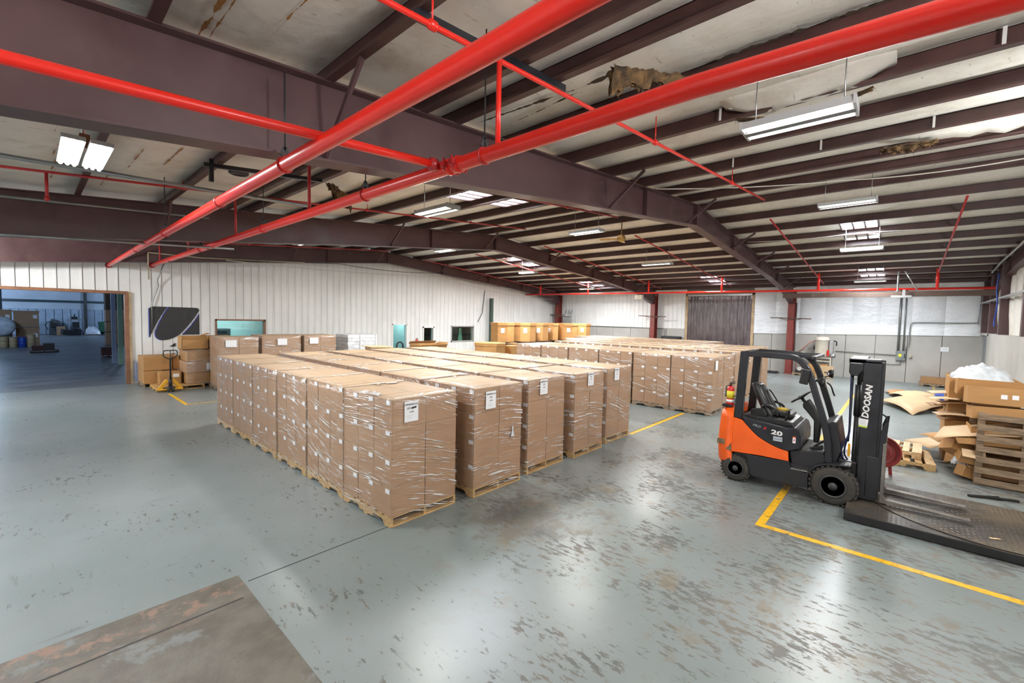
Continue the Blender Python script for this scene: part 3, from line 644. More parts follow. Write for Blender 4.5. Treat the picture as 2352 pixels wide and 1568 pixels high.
skylight(7.25, 8.6, 8.0, 'bright skylight pair in the near roof slope beyond the first roof beam')
skylight(17.0, 18.42, 1.16, 'bright six-pane skylight above the second hanging light on the right')
skylight(24.35, 25.8, 1.16, 'bright skylight above the hanging light closest to the insulated wall')
skylight(24.35, 25.8, 7.93, 'bright skylight in the middle bay above the strip door')
skylight(16.95, 18.45, 15.4, 'bright skylight in the far left bay of the roof')
skylight(24.35, 25.8, 15.6, 'bright skylight at the far eave of the left bay')
# fluorescent fixtures hung below the purlins
def fixture(x, y, z, label, L=1.02, tilt=0.0):
    t = thing('ceiling_light', label, 'light', (x, y, z), tilt, 'fluorescent ceiling lights')
    MB().prism([(x-.17, z-.02), (x-.15, z+.05), (x-.04, z+.05), (x-.04, z+.035), (x+.04, z+.035), (x+.04, z+.05), (x+.15, z+.05), (x+.17, z-.02), (x+.175, z-.02), (x+.155, z+.058), (x-.155, z+.058), (x-.175, z-.02)], 'y', y-L/2, y+L/2).build('reflector', reflect_m, t)
    MB().box(x-.045, x+.045, y-L/2, y+L/2, z-.035, z+.034).build('ballast_cover', mat('grey ballast cover', (.16, .165, .17), .5), t)
    for s in (-1, 1):
        MB().cyl((x+s*.105, y-L/2+.03, z+.0), (x+s*.105, y+L/2-.03, z+.0), .026, 12).build('tube', tube_m, t)
        MB().box(x-.175, x+.175, y+s*L/2-.012, y+s*L/2+.012, z-.03, z+.06).build('end_cap', reflect_m, t)
        MB().cyl((x, y+s*L*.4, z+.05), (x, y+s*L*.4, roofz(x)-.1), .006, 6).build('hanger', steel, t)
    l = area_lamp('tube_light', (x, y, z-.045),   .30, L, (60 if x < 6 else 255) if y > 13 else (140 if x > 20 else 38 if x < 6 else 85), (1.0, .985, .95)); l.parent = t; l.matrix_parent_inverse = W[t.name].inverted()
fixture(5.32, .92, 4.80, 'large two-tube hanging light over the foreground right, lit', .96)
fixture(12.16, 1.06, 5.40, 'two-tube hanging light under the ridge on the right, lit')
fixture(17.3, 1.08, 5.07, 'two-tube hanging light just below the six-pane skylight, lit')
fixture(23.45, 1.12, 4.57, 'two-tube hanging light close to the insulated wall, lit')
fixture(11.22, 7.18, 5.32, 'two-tube hanging light under the ridge in the middle bay, lit')
fixture(17.42, 7.68, 5.06, 'two-tube hanging light in the middle bay down the far slope, lit', 1.2)
fixture(5.52, 7.06, 4.82, 'two-tube hanging light beside the near skylight, lit')
fixture(5.5, 13.4, 4.82, 'two-tube hanging light close to the red pipes, far left bay, lit')
fixture(11.0, 13.5, 5.30, 'two-tube hanging light under the ridge in the far left bay, lit')
fixture(17.36, 14.56, 5.06, 'two-tube hanging light low in the far left bay, lit')
fixture(23.1, 14.56, 4.60, 'two-tube hanging light at the far eave, left bay, lit')
# high-bay lamp with two square panels
hb = thing('high_bay_lamp', 'twin-panel high-bay lamp glowing white at upper left', 'lamp', (.48, 7.2, 4.5))
for x0 in (.275, .50):
    MB().box(x0, x0+.19, 6.66, 7.84, 4.515, 4.56).build('housing', reflect_m, hb)
    for k in range(3):
        MB().cyl((x0+.035+k*.06, 6.70, 4.505), (x0+.035+k*.06, 7.80, 4.505), .02, 8).build('tube', bay_m, hb)
l = area_lamp('bay_light', (.48, 7.2, 4.47), .42, 1.1, 95, (.95, .98, 1.0)); l.parent = hb; l.matrix_parent_inverse = W[hb.name].inverted()
MB().box(.44, .53, 7.1, 7.3, 4.56, 4.72).build('ballast_box', trim_brown, hb)
MB().cyl((.48, 7.2, 4.7), (.48, 7.2, 5.05), .02, 8).build('hanger', steel, hb)
# ceiling fan under the ridge
fan = thing('ceiling_fan', 'old brass ceiling fan under the ridge in the middle bay', 'fan', (13.6, 7.3, 5.45))
MB().cyl((13.6, 7.3, 5.6), (13.6, 7.3, 6.05), .02).build('rod', brass, fan)
MB().lathe([(.03, .17), (.12, .14), (.15, .05), (.13, -.02), (.05, -.05), (.02, -.06)], (13.6, 7.3, 5.45), 'z', 16).build('motor', brass, fan)
for k in range(4):
    a = .4 + k*PI/2; c, s = math.cos(a), math.sin(a)
    MB().obox((13.6+.42*c, 7.3+.42*s, 5.49), (.6, .14, .012), rotm(.2, 0, a)).build('blade', brass, fan)
# red mains hung along the building
def on(L, y):
    (x0, y0, z0), (x1, y1, z1) = L; t = (y-y0)/(y1-y0); return (x0+(x1-x0)*t, y, z0+(z1-z0)*t)
def main_pipe(L, r, label, name, dz=.0):
    t = thing(name, label, 'pipe', L[0])
    MB().tube([on(L, y) for y in (21, 12, 5, 1)] + [tuple(Vector(on(L, y))-Vector((0, 0, (1-y)*dz))) for y in (.4, -.2, -1.2, -2.9)], r, 24).build('pipe_run', red, t)
    e = L[0]; MB().cyl((e[0], 20.93, e[2]), (e[0], 21.0, e[2]), r*1.5, 20).build('wall_flange', red_dull, t)
    return t
L1 = ((1.939, 21, 4.262), (1.55, 1.07, 4.04)); L2 = ((3.139, 21, 4.385), (2.73, 1.0, 4.14)); R1, R2 = .062, .066
m1 = main_pipe(L1, R1, 'thick red sprinkler main, upper of the two long pipes overhead', 'sprinkler_main')
m2 = main_pipe(L2, R2, 'thick red sprinkler main, lower of the two long pipes, with bolted coupling', 'sprinkler_main', .042)
def collar(t, x, y, z, r, w=.05, bolts=False):
    b = MB().lathe([(r, -w), (r*1.16, -w*.8), (r*1.16, w*.8), (r, w)], (x, y, z), 'y', 20)
    o = b.build('coupling', red_dull if not bolts else red, t)
    if bolts:
        for s in (-1, 1):
            MB().obox((x+s*r*1.3, y, z), (.05, .06, .05)).cyl((x+s*r*1.3, y, z-.06), (x+s*r*1.3, y, z+.06), .012, 8).build('coupling_bolt', red_dull, t)
for y in (6.5, 14.0): collar(m1, *on(L1, y), R1, .035)
for y in (3.22, 3.34): collar(m2, *on(L2, y), R2*1.04, .026, True)
for y in (12.6, 17.5): collar(m2, *on(L2, y), R2, .035)
def hanger(t, x, y, z, r, ztop):
    P = [(x+(r+.006)*math.cos(a), y, z+(r+.006)*math.sin(a)) for a in [-PI/2+k*2*PI/20 for k in range(21)]]
    MB().tube(P, .009, 6).build('clevis_ring', red_dull, t)
    MB().bar((x-.04, y, z+r+.01), (x, y, z+r+.10), .012, .03).bar((x+.04, y, z+r+.01), (x, y, z+r+.10), .012, .03).cyl((x, y, z+r+.08), (x, y, ztop), .007, 6).build('hanger_rod', dark_steel, t)
for y in (4.3, 10.2): hanger(m1, *on(L1, y), R1, 4.9 if y < 5 else roofz(1.7)-.1)
for y in (2.87, 5.0, 8.7, 13.4): hanger(m2, *on(L2, y), R2, roofz(2.9)-.1)
# sprinkler branch lines
def branch(P, r, m, label, drops=(), nm='sprinkler_branch'):
    t = thing(nm, label, 'pipe', P[0], group=None)
    MB().tube(P, r, 12).build('pipe_run', m, t)
    for (x, y, z0, z1) in drops: MB().cyl((x, y, z0), (x, y, z1), r*1.05, 10).build('riser', m, t)
    return t
tA = branch([(-3.5, 3.473, 3.74), (-.063, 3.473, 3.984), (.879, 3.473, 4.053), (1.87, 3.473, 4.13), (2.77, 3.473, 4.20)], .038, red, 'red feed pipe crossing in front of the first roof beam into the lower main')
MB().lathe([(.04, -.04), (.062, -.025), (.062, .025), (.04, .04)], (2.66, 3.473, 4.19), 'x', 16).build('coupling', red_dull, tA)
for k, (y, dz, lab) in enumerate(((2.70, .42, 'red sprinkler branch crossing above both mains, close to the camera'), (6.68, .30, 'red sprinkler branch line in the middle bay, close behind the first roof beam'), (10.4, .22, 'red sprinkler branch line just before the second roof beam'), (14.87, .25, 'red sprinkler branch line in the far left bay'), (19.3, .25, 'red sprinkler branch line beside the left wall'))):
    m_ = red if k == 0 else red_dull; bz = lambda x: roofz(x)-dz; px, _, pz = on(L2, y)
    t = branch([(x, y, bz(x)) for x in (-3.3, 1.9, 5, 8, 12.2)], .022, m_, lab, [(px, y, pz+.05, bz(px))])
    for x in (2.05, 5.9, 9.5):
        MB().lathe([(.028, -.04), (.038, -.025), (.038, .025), (.028, .04)], (x, y, bz(x)), 'x', 10).cyl((x, y, bz(x)), (x, y, roofz(x)-.07), .008, 6).build('fitting', m_, t)
    if k == 2: MB().cyl((.25, y, bz(.25)), (.25, y, bz(.25)-.42), .022, 8).lathe([(.03, 0), (.035, -.04), (.012, -.07)], (.25, y, bz(.25)-.40), 'z', 10).build('sprinkler_drop', red_dull, t)
def zh(y): return 4.28 + (y+2.6)*.0078
hd = branch([(24.8, y, zh(y)) for y in (-2.58, 4, 10, 16, 21.0)], .05, red, 'long red sprinkler header across the far eave', [(24.8, y, zh(y), roofz(24.8)-.1) for y in (-.95, 3.05, 7.3, 11.4, 15.6, 19.6)], 'sprinkler_header')
for k, (y, lab) in enumerate(((-.95, 'red far-slope sprinkler branch along the right wall side'), (3.05, 'red far-slope sprinkler branch above the forklift'), (7.3, 'red far-slope sprinkler branch above the strip door'), (11.4, 'red far-slope sprinkler branch before the second column'), (15.6, 'red far-slope sprinkler branch in the far left bay'), (19.6, 'red far-slope sprinkler branch along the left wall'))):
    branch([(x, y, roofz(x)-.30) for x in (14.6, 19, 24.8, 26.6)], .024, red_dull, lab)
tag(MB().box(25.0, 25.14, -2.6, 4.5, 4.0, 4.22).build('lintel_beam', mat('rusty channel', (.10, .065, .05), .6, dirt=(.2, .16, .13))), 'brown steel channel under the red header, right bay', 'beam', kind='structure')
# steel bar hung under the near purlins
hb2 = tag(MB().bar((2.05, 2.92, roofz(2.05)-.24), (3.95, 2.88, roofz(3.95)-.24), .07, .07).build('angle_bar', black_paint), 'dark angle bar bridging two purlins above the mains', 'bar')
hb3 = tag(MB().bar((1.9, 8.3, roofz(1.9)-.25), (3.7, 8.15, roofz(3.7)-.25), .06, .06).bar((2.0, 8.3, roofz(2.0)-.5), (2.0, 8.3, roofz(2.0)-.15), .06, .06).build('angle_bar', black_paint), 'dark angle bar bridging two purlins behind the first roof beam', 'bar')
rv = tag(MB().lathe([(.16, .06), (.16, -.02), (.14, -.03), (.13, -.015), (.002, -.012)], (2.66, 9.25, roofz(2.65)-.06), 'z', 24).build('roof_vent', dark_steel), 'dark round vent opening in the roof of the left bay', 'vent')
# torn insulation and hanging glass fibre
def clump(name, path, wid, drop, label, mt, seed):
    # ragged mat of fibre: a torn sheet hanging along PATH with wisps at its edge
    rr = random.Random(seed); b = MB(); n = 26; m = 7; top = []; P = [Vector(p) for p in path]
    def at(t):
        f = t*(len(P)-1); i = min(int(f), len(P)-2); return P[i].lerp(P[i+1], f-i)
    for layer in range(3):
        g = []
        for i in range(n):
            t = i/(n-1); p = at(t); d = (at(min(1, t+.02))-at(max(0, t-.02))).normalized(); sd = d.cross(Vector((0, 0, 1)))
            dr = drop(t)*(.65+.5*noise.noise(Vector((t*9, seed, layer)))+.25*noise.noise(Vector((t*31, seed, layer))))
            row = []
            for j in range(m):
                u = j/(m-1); w = wid*(layer-1)*.5*(1-.5*u)
                q = p + sd*(w+.05*noise.noise(Vector((t*8, u*3, seed+layer)))) - Vector((0, 0, dr*u)) + Vector((rr.uniform(-1, 1), rr.uniform(-1, 1), rr.uniform(-1, 1)))*.012
                row.append(q)
            g.append(row)
        b.add([q for r in g for q in r], [(i*m+j, i*m+j+1, (i+1)*m+j+1, (i+1)*m+j) for i in range(n-1) for j in range(m-1)], 0, True)
        for _ in range(110):
            q = rr.choice(rr.choice(g)); e = q + Vector((rr.uniform(-.05, .05), rr.uniform(-.05, .05), rr.uniform(-.07, .02))); s = Vector((rr.uniform(-1, 1), rr.uniform(-1, 1), 0))*.004
            b.add([q-s, q+s, e], [(0, 1, 2)])
    return tag(b.build(name, mt), label, 'insulation')
clump('loose_insulation', [(3.98, 2.32, 5.26), (4.2, 2.2, 5.27), (4.45, 2.05, 5.30), (4.85, 1.85, 5.34)], .10, lambda t: .34*max(0, 1-t*3.2)+.17*math.exp(-((t-.45)/.3)**2)+.07, 'brown glass fibre clump hanging between the purlins above the lower main', fibre, 2)
clump('loose_insulation', [(3.95, 8.4, 5.26), (4.3, 8.8, 5.28), (4.8, 9.2, 5.30)], .12, lambda t: .12+.30*t, 'brown glass fibre clump hanging behind the first roof beam', fibre, 5)
clump('loose_insulation', [(9.75, .45, 5.72), (9.8, .1, 5.72), (9.85, -.25, 5.72)], .16, lambda t: .05+.10*math.sin(PI*t), 'brown fibre showing through torn insulation at right', fibre, 8)
flap = MB(); g = []
for i in range(13):
    t = i/12; y = 1.95 - t*1.75; row = []
    for q in range(5):
        u = q/4; dz = -.20*math.sin(PI*min(1, t*1.0))*u - .05*u*noise.noise(Vector((t*7, u*3, 4)))
        row.append((6.05+.42*u*(1+.35*noise.noise(Vector((t*6, 0, 9)))), y, roofz(6.2)-.02+dz-.03*math.sin(t*9)*u))
    g.append(row)
flap.sheet(g, .012); tag(flap.build('insulation_flap', insul), 'torn white insulation flap drooping over the large hanging light', 'insulation')
clump('loose_insulation', [(6.42, 1.8, 5.46), (6.5, 1.4, 5.38), (6.52, .9, 5.36), (6.5, .4, 5.44)], .03, lambda t: .06, 'brown torn fibre edge along the drooping white flap', fibre, 13)
flap = MB(); g = []
for i in range(15):
    t = i/14; y = .5 - t*2.6; g.append([(9.4+.5*q/3, y, roofz(9.6)-.05-(.16*math.sin(PI*t)+.1*abs(noise.noise(Vector((t*6, 1, 2)))))*q/3) for q in range(4)])
flap.sheet(g, .012); tag(flap.build('insulation_flap', insul), 'torn white insulation edge hanging at the upper right', 'insulation')
# dark rips in the vinyl facing and rust streaks along old seams
rust_m = line_material('rust streak', (.34, .16, .045))
def streak(P, w, name, label, m, seed):
    b = MB(); L = [Vector(p) for p in P]; pts = []
    for p, q in zip(L[:-1], L[1:]):
        n_ = max(3, int((q-p).length/.03)); pts += [p.lerp(q, i/n_) for i in range(n_)]
    pts.append(L[-1]); n = len(pts); vs = []
    for i, p in enumerate(pts):
        d = (pts[min(i+1, n-1)]-pts[max(i-1, 0)]).normalized().cross(Vector((0, 0, 1))); v = Vector((p.x*3, p.y*3, seed))
        ww = w*max(.06, (.55+1.5*noise.noise(v*1.7)+.7*noise.noise(v*7)))*min(1, 6*min(i, n-1-i)/n+.05); o = w*.5*noise.noise(v*2.3)
        vs += [p+d*(o-ww), p+d*(o+ww)]
    b.add(vs, [(2*i, 2*i+1, 2*i+3, 2*i+2) for i in range(n-1)]); return b.build(name, m, ceil)
def rp(x, y, off=.07): return (x, y, roofz(x)-off)
streak([rp(1.05, 5.2), rp(1.07, 4.0), rp(1.07, 3.5)], .025, 'rust_streak', '', rust_m, 1)
streak([rp(1.13, 4.7), rp(1.14, 3.6)], .012, 'rust_streak', '', rust_m, 4)
streak([rp(1.5, 4.4), rp(1.52, 3.3)], .015, 'rust_streak', '', rust_m, 2)
for y in (8.2, 9.6, 10.6, 11.3): streak([rp(.2+.1*y/9, y+.4), rp(.25+.1*y/9, y-.6)], .012, 'rust_streak', '', rust_m, int(y*3))
for x, y in ((1.2, 9.2), (1.6, 8.6), (1.0, 11)): streak([rp(x, y+.9), rp(x+.03, y-.6)], .014, 'rust_streak', '', rust_m, int(x*10))
rip_m = mat('dark rip in facing', (.05, .032, .018), .9)
streak([rp(4.2, 4.5, .085), rp(4.25, 4.0, .085), rp(4.3, 3.4, .085), rp(4.35, 2.9, .085), rp(4.3, 2.3, .085)], .025, 'facing_rip', '', rip_m, 11)
streak([rp(4.55, 4.1, .085), rp(4.5, 3.6, .085), rp(4.42, 3.0, .085)], .012, 'facing_rip', '', rip_m, 12)
streak([rp(5.0, 1.9, .05), rp(4.93, 1.3, .05), rp(4.95, .6, .05), rp(4.98, -.5, .05)], .05, 'facing_rip', '', rip_m, 13)
# cables and conduits strung below the roof
def cable(P, r, m, label, cat='cable', name='cable'):
    return tag(MB().tube(P, r, 6).build(name, m), label, cat)
def sag(a, b, d, n=10): return [tuple(Vector(a).lerp(Vector(b), t/n) - Vector((0, 0, d*4*(t/n)*(1-t/n)))) for t in range(n+1)]
cable(sag((4.6, 20.2, 4.82), (10, 20.2, 5.12), .03) + sag((10, 20.2, 5.12), (16, 20.2, 5.22), .12)[1:] + sag((16, 20.2, 5.22), (23.5, 20.2, 4.85), .2)[1:], .014, cable_m, 'black cable strung along the beam on the left wall')
cable(sag((5.3, 20.1, 4.75), (16, 20.1, 5.0), .1) + sag((16, 20.1, 5.0), (27, 20.1, 4.2), .25)[1:], .014, pale_cable, 'pale cable drooping along the left wall to the far corner')
cable(sag((9.3, 4.2, 5.62), (11.9, 1.1, 5.85), .05) + sag((11.9, 1.1, 5.85), (12.1, -2.6, 5.9), .12)[1:], .012, pale_cable, 'pale cord feeding the hanging light under the ridge')
cable(sag((17.3, 4.3, 5.62), (17.3, 1.1, 5.6), .06) + sag((17.3, 1.1, 5.6), (17.4, -2.6, 5.6), .06)[1:], .012, pale_cable, 'pale cord above the light below the six-pane skylight')
cable(sag((.9, 4.75, 5.05), (1.95, 4.75, 5.02), .05) + sag((1.95, 4.7, 5.02), (3.6, 4.72, 5.2), .06)[1:], .010, cable_m, 'black cable along the top of the first roof beam')
cable([(-2, 8.5, 4.55), (2.0, 8.5, 4.68), (3.6, 8.5, 4.75)], .03, conduit_m, 'grey conduit crossing the left bay under the high-bay lamp', 'conduit', 'conduit')
cable([(-3, 12.25, 4.55), (2.9, 12.25, 4.9)], .028, conduit_m, 'grey conduit fixed along the second roof beam, upper', 'conduit', 'conduit')
cable([(-3, 12.25, 3.86), (3.4, 12.25, 4.25)], .028, conduit_m, 'grey conduit under the second roof beam, lower', 'conduit', 'conduit')
cable([(2.92, 20.2, 3.80), (2.92, 20.2, 4.72), (2.92, 20.2, 4.76), (4.5, 20.2, 4.76), (8.4, 20.2, 5.0)], .022, mat('tan conduit', (.42, .36, .24), .5), 'tan conduit looping down beside the lower main on the left wall', 'conduit', 'conduit')
cable([(3.45, 20.6, 4.5), (3.27, 20.85, 3.85), (3.3, 20.93, 3.62), (3.10, 20.93, 2.95), (3.09, 20.93, 1.9)], .02, conduit_m, 'grey conduit dropping down the left wall over the black emblem', 'conduit', 'conduit')
for j, (px, y) in enumerate(((6.5, -.6), (6.5, .7), (6.5, 2.0), (9.3, -.2), (9.3, 1.2), (9.3, 2.6))):
    MB().box(px-.09, px-.083, y, y+.03, roofz(px)-.19, roofz(px)-.02).build('clip', clip_m, bpy.data.objects['purlin_beam.008' if px == 6.5 else 'purlin_beam.010'])
# ================================================================= PALLET LOADS
def stringer_poly(L, h=.095):
    return [(0, 0), (L, 0), (L, h), (0, h)], [(0, 0), (L*.14, 0), (L*.14, .03), (L*.17, .045), (L*.33, .045), (L*.36, .03), (L*.36, 0), (L*.64, 0), (L*.64, .03), (L*.67, .045), (L*.83, .045), (L*.86, .03), (L*.86, 0), (L, 0), (L, h), (0, h)]
PAL = {}
def pallet_meshes(w, d, m):
    k = (round(w, 2), round(d, 2), m.name)
    if k not in PAL:
        S = MB().prism([(p[0], p[1]+.022) for p in stringer_poly(d)[1]], 'x', -.02, .02).mesh('stringer', m)
        D = MB().box(0, w, -.05, .05, 0, .019).mesh('deck_board', m)
        Dw = MB().box(0, w, -.07, .07, 0, .019).mesh('deck_board', m)
        PAL[k] = (S, D, Dw)
    return PAL[k]
def pallet_parts(par, w, d, m, z0=0.0, nb=7):
    # stringers along y, boards along x; par local origin = front left floor corner
    S, D, Dw = pallet_meshes(w, d, m)
    for x in (.02, w/2, w-.02): inst('stringer', S, par, (x, 0, z0))
    for i in range(nb): inst('deck_board', Dw if i in (0, nb-1) else D, par, (0, .07+(d-.14)*i/(nb-1), z0+.117))
    for i in (0, 2, 4): inst('deck_board', Dw if i != 2 else D, par, (0, .07+(d-.14)*i/4, z0+.002))
CART = {}
def carton_mesh(cw, cd, ch, seed):
    k = (round(cw, 3), round(cd, 3), round(ch, 3), seed)
    if k in CART: return CART[k]
    rr = random.Random(seed); b = MB(); e = .0045
    x0, x1, y0, y1 = e, cw-e, e, cd-e; h = ch-.012
    b.box(x0, x1, y0, y1, .001, h, 0)
    ym = cd/2 + rr.uniform(-.004, .004); g = .007+rr.random()*.006
    for (a, c) in ((y0, ym-g), (ym+g, y1)):
        l1, l2 = rr.uniform(0, .011), rr.uniform(0, .011)
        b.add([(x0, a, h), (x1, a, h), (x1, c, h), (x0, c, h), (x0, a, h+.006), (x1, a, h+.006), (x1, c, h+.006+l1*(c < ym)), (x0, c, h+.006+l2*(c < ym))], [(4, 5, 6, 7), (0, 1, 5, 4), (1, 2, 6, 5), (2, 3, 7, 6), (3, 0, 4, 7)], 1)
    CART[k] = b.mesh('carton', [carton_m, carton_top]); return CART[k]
STK = MB().box(-.004, 0.0, 0, .095, 0, .058).mesh('sticker', paper)
FILM = {}
def film_mesh(w, d, z0, z1, seed):
    k = (round(w, 2), round(d, 2), round(z1, 2), seed)
    if k in FILM: return FILM[k]
    b = MB(); nx, ny, nz = 12, 12, 14; e = .008; P = []
    per = [(-e+(w+2*e)*i/nx, -e, 0, -1) for i in range(nx)] + [(w+e, -e+(d+2*e)*i/ny, 1, 0) for i in range(ny)] + [(w+e-(w+2*e)*i/nx, d+e, 0, 1) for i in range(nx)] + [(-e, d+e-(d+2*e)*i/ny, -1, 0) for i in range(ny)]
    n = len(per)
    for q in range(nz+1):
        z = z0+(z1-z0)*q/nz
        for (x, y, ax, ay) in per:
            t = .008*abs(noise.noise(Vector((x*5+seed*3, y*5, z*9)))); P.append((x+ax*t, y+ay*t, z))
    for lip in (.05, .12):
        for (x, y, ax, ay) in per:
            l = lip*(1+.7*noise.noise(Vector((x*4+seed, y*4, 5)))); cx = min(max(x, l), w-l); cy = min(max(y, l), d-l)
            P.append((cx, cy, z1+.006+.022*abs(noise.noise(Vector((x*11, y*11, seed))))))
    fs = [(q*n+i, q*n+(i+1) % n, (q+1)*n+(i+1) % n, (q+1)*n+i) for q in range(nz+2) for i in range(n)]
    b.add(P, fs, 0, True); FILM[k] = b.mesh('stretch_film', film_m); return FILM[k]
def sign_on(load, o, x, z, y, full):
    # paper sign hung on the -y face of a load: o = world x,y of sign's lower left corner
    s = MB().box(x, x+.215, y-.004, y-.001, z, z+.27).build('paper_sign', paper, load)
    ex, ey = (1, 0, 0), (0, 0, 1); yy = y-.006
    kw = dict(ext=.0004)
    text('300000032126', .036, ink, s, (x+.1075, yy, z+.215), ex, ey, width=.92, **kw)
    if full:
        text('STF-', .034, ink, s, (x+.07, yy, z+.165), ex, ey, bold=.0006, **kw)
        MB().add([(x+.103, yy, z+.163), (x+.182, yy, z+.172), (x+.184, yy, z+.196), (x+.105, yy, z+.188)], [(0, 1, 2, 3)]).build('marker_block', ink, s)
    else: text('STF', .034, ink, s, (x+.1075, yy, z+.165), ex, ey, bold=.0006, **kw)
    text('4,320', .030, ink, s, (x+.1075, yy, z+.118), ex, ey, **kw)
    MB().box(x+.02, x+.125, yy, yy+.001, z+.076, z+.080).box(x+.13, x+.19, yy, yy+.001, z+.082, z+.083).box(x+.05, x+.12, yy, yy+.001, z+.046, z+.051).box(x+.125, x+.18, yy, yy+.001, z+.052, z+.053).build('small_print', grey_decal, s)
def pallet_load(x0, y0, label, w=1.08, d=1.235, nx=2, ny=3, nl=4, ch=.38, wood=None, left=False, front=False, stick=False, group=None, seed=0, film=True, name='pallet_load', rz=0.0):
    t = thing(name, label, 'pallet load', (x0, y0, 0), rz, group)
    rr = random.Random(seed*17+5)
    wood = wood or wood_new
    if left or front:
        p = node('pallet', t); pallet_parts(p, w, d, wood)
    else:
        k = ('core', round(w, 2), round(d, 2), wood.name)
        if k not in PAL:
            b = MB()
            for x in (.02, w/2, w-.02): b.box(x-.02, x+.02, 0, d, .022, .117)
            for i in range(5): b.box(0, w, .02+(d-.16)*i/4, .14+(d-.16)*i/4, .117, .136)
            b.box(0, w, 0, .12, 0, .022).box(0, w, d-.12, d, 0, .022).box(0, w, d/2-.06, d/2+.06, 0, .022)
            PAL[k] = b.mesh('pallet', wood)
        inst('pallet', PAL[k], t)
    zb = .137; cw, cd = w/nx, d/ny
    for l in range(nl):
        for i in range(nx):
            for j in range(ny):
                if not (l == nl-1 or (left and i == 0) or (front and j == 0)): continue
                me = carton_mesh(cw, cd, ch, rr.randrange(5))
                c = inst('carton', me, t, (i*cw+rr.uniform(-.003, .003), j*cd+rr.uniform(-.003, .003), zb+l*ch), rr.uniform(-.004, .004))
                if stick and i == 0: inst('sticker', STK, c, (0, .02, ch-.075-rr.uniform(0, .012)))
    a = cw if left else .012; c_ = cd if front else .012
    k = ('core', round(w, 2), round(d, 2), left, front, nl, round(ch, 2), nx, ny)
    if k not in CART:
        b = MB()
        for l in range(nl-1):
            b.box(a, w-.012, c_, d-.012, zb+l*ch+.002, zb+(l+1)*ch-.003)
        CART[k] = b.mesh('inner_cartons', carton_m)
    o = inst('inner_cartons', CART[k], t); o['kind'] = 'stuff'
    ztop = zb+nl*ch
    if film: inst('stretch_film', film_mesh(w, d, .10 if not left else .04, ztop+.004, seed % 4), t)
    return t
G1 = 'shrink-wrapped loads of the front block'
pals = [wood_new, wood_pale, wood_new, wood_old, wood_new, wood_pale]
row_x = [3.03, 4.40, 5.74, 7.05, 8.42]
for i, x in enumerate(row_x):
    for j in range(6):
        y = 4.74 + 1.27*j + (-.08 if i in (1, 3) and j == 0 else 0)
        if j == 0:
            lab = ('shrink-wrapped carton load at the near corner of the front block, sign with marker bar', 'shrink-wrapped carton load right of the near corner load, white knot of film', 'shrink-wrapped carton load in the middle of the signed front row', 'shrink-wrapped carton load on yellow pallet, fourth in the signed front row', 'shrink-wrapped carton load ending the signed front row, close to the forklift')[i]
        elif i == 0: lab = f'shrink-wrapped carton load on the open-floor side of front block, {ORD(j)} behind the corner load'
        else: lab = f'carton load inside the front block, {ORD(i)} lane from open-floor side, {ORD(j)} behind the signed row'
        t = pallet_load(x+random.uniform(-.015, .015), y+random.uniform(-.01, .01), lab, left=(i == 0), front=(j == 0), stick=(i == 0 or j == 0), wood=pals[(i*2+j) % 6] if not (i == 0 and j in (1, 3, 4)) else wood_new, group=G1, seed=i*7+j+1,
                        w=1.08, d=1.235 if j < 5 else 1.22)
        if j == 0:
            X = t.location.x; Y = t.location.y
            sign_on(t, None, X+(.185, .22, .30, .43, .28)[i], 1.34 + (0, -.02, .03, .05, .04)[i], Y-.014, i == 0)
        if i == 0 and j == 1:
            MB().box(t.location.x+.86, t.location.x+1.06, t.location.y-.016, t.location.y-.012, 1.36, 1.63).build('paper_sign', paper, t)
            text('3000', .04, ink, t, (t.location.x+.93, t.location.y-.018, 1.56), (1, 0, 0), (0, 0, 1), ext=.0004)
# knot of film on the second load
kn = bpy.data.objects['pallet_load.006']
b = MB().lathe([(.008, .16), (.02, .14), (.012, .10), (.022, .06), (.03, .03), (.045, 0), (.03, -.01)], (5.23, 4.64, .80), 'z', 10)
for i, p in enumerate(b.v): b.v[i] = Vector((p.x+.01*noise.noise(p*40), 4.64+(p.y-4.64)*.5, p.z))
b.build('film_knot', bag_m, kn)

# middle block behind, then the far block
G2 = 'shrink-wrapped loads of the middle block'; G3 = 'shrink-wrapped loads of the far block'
for i, x in enumerate((13.12, 14.16)):
    for j in range(6):
        y = 3.98 + 1.265*j
        lab = (f'shrink-wrapped carton load facing the front block, {("at the aisle corner of the middle block" if j == 0 else ORD(j)+" from the aisle corner, middle block")}' if i == 0 else f'carton load in the rear lane of the middle block, {("at the aisle" if j == 0 else ORD(j)+" in from the aisle")}')
        t = pallet_load(x, y+random.uniform(-.02, .02), lab, w=1.02, d=1.22, nl=4, ch=.392, left=(i == 0), front=(j == 0), stick=(i == 0), wood=wood_old if (i == 0 and j < 2) else wood_new, group=G2, seed=40+i*7+j)
        if j == 0 and i == 0: MB().box(x+.18, x+.40, t.location.y-.016, t.location.y-.012, 1.32, 1.60).build('paper_sign', paper, t)
for i, x in enumerate((15.85, 17.25, 18.65, 20.05)):
    for j in range(7 if i > 1 else 6):
        y = 4.12 + .03*i + 1.265*j
        lab = f'far-block carton load, {("lane beside middle block" if i == 0 else ORD(i)+" lane further back")}, {("facing the aisle" if j == 0 else ORD(j)+" in from aisle")}'
        t = pallet_load(x, y, lab, w=1.05, d=1.22, nl=4, ch=.40, left=(i == 0), front=(j == 0), stick=(i == 0), wood=wood_new, group=G3, seed=70+i*9+j)
        if j == 0 and i > 1: MB().box(x+.3, x+.55, y-.016, y-.012, 1.35, 1.62).build('paper_sign', paper, t)
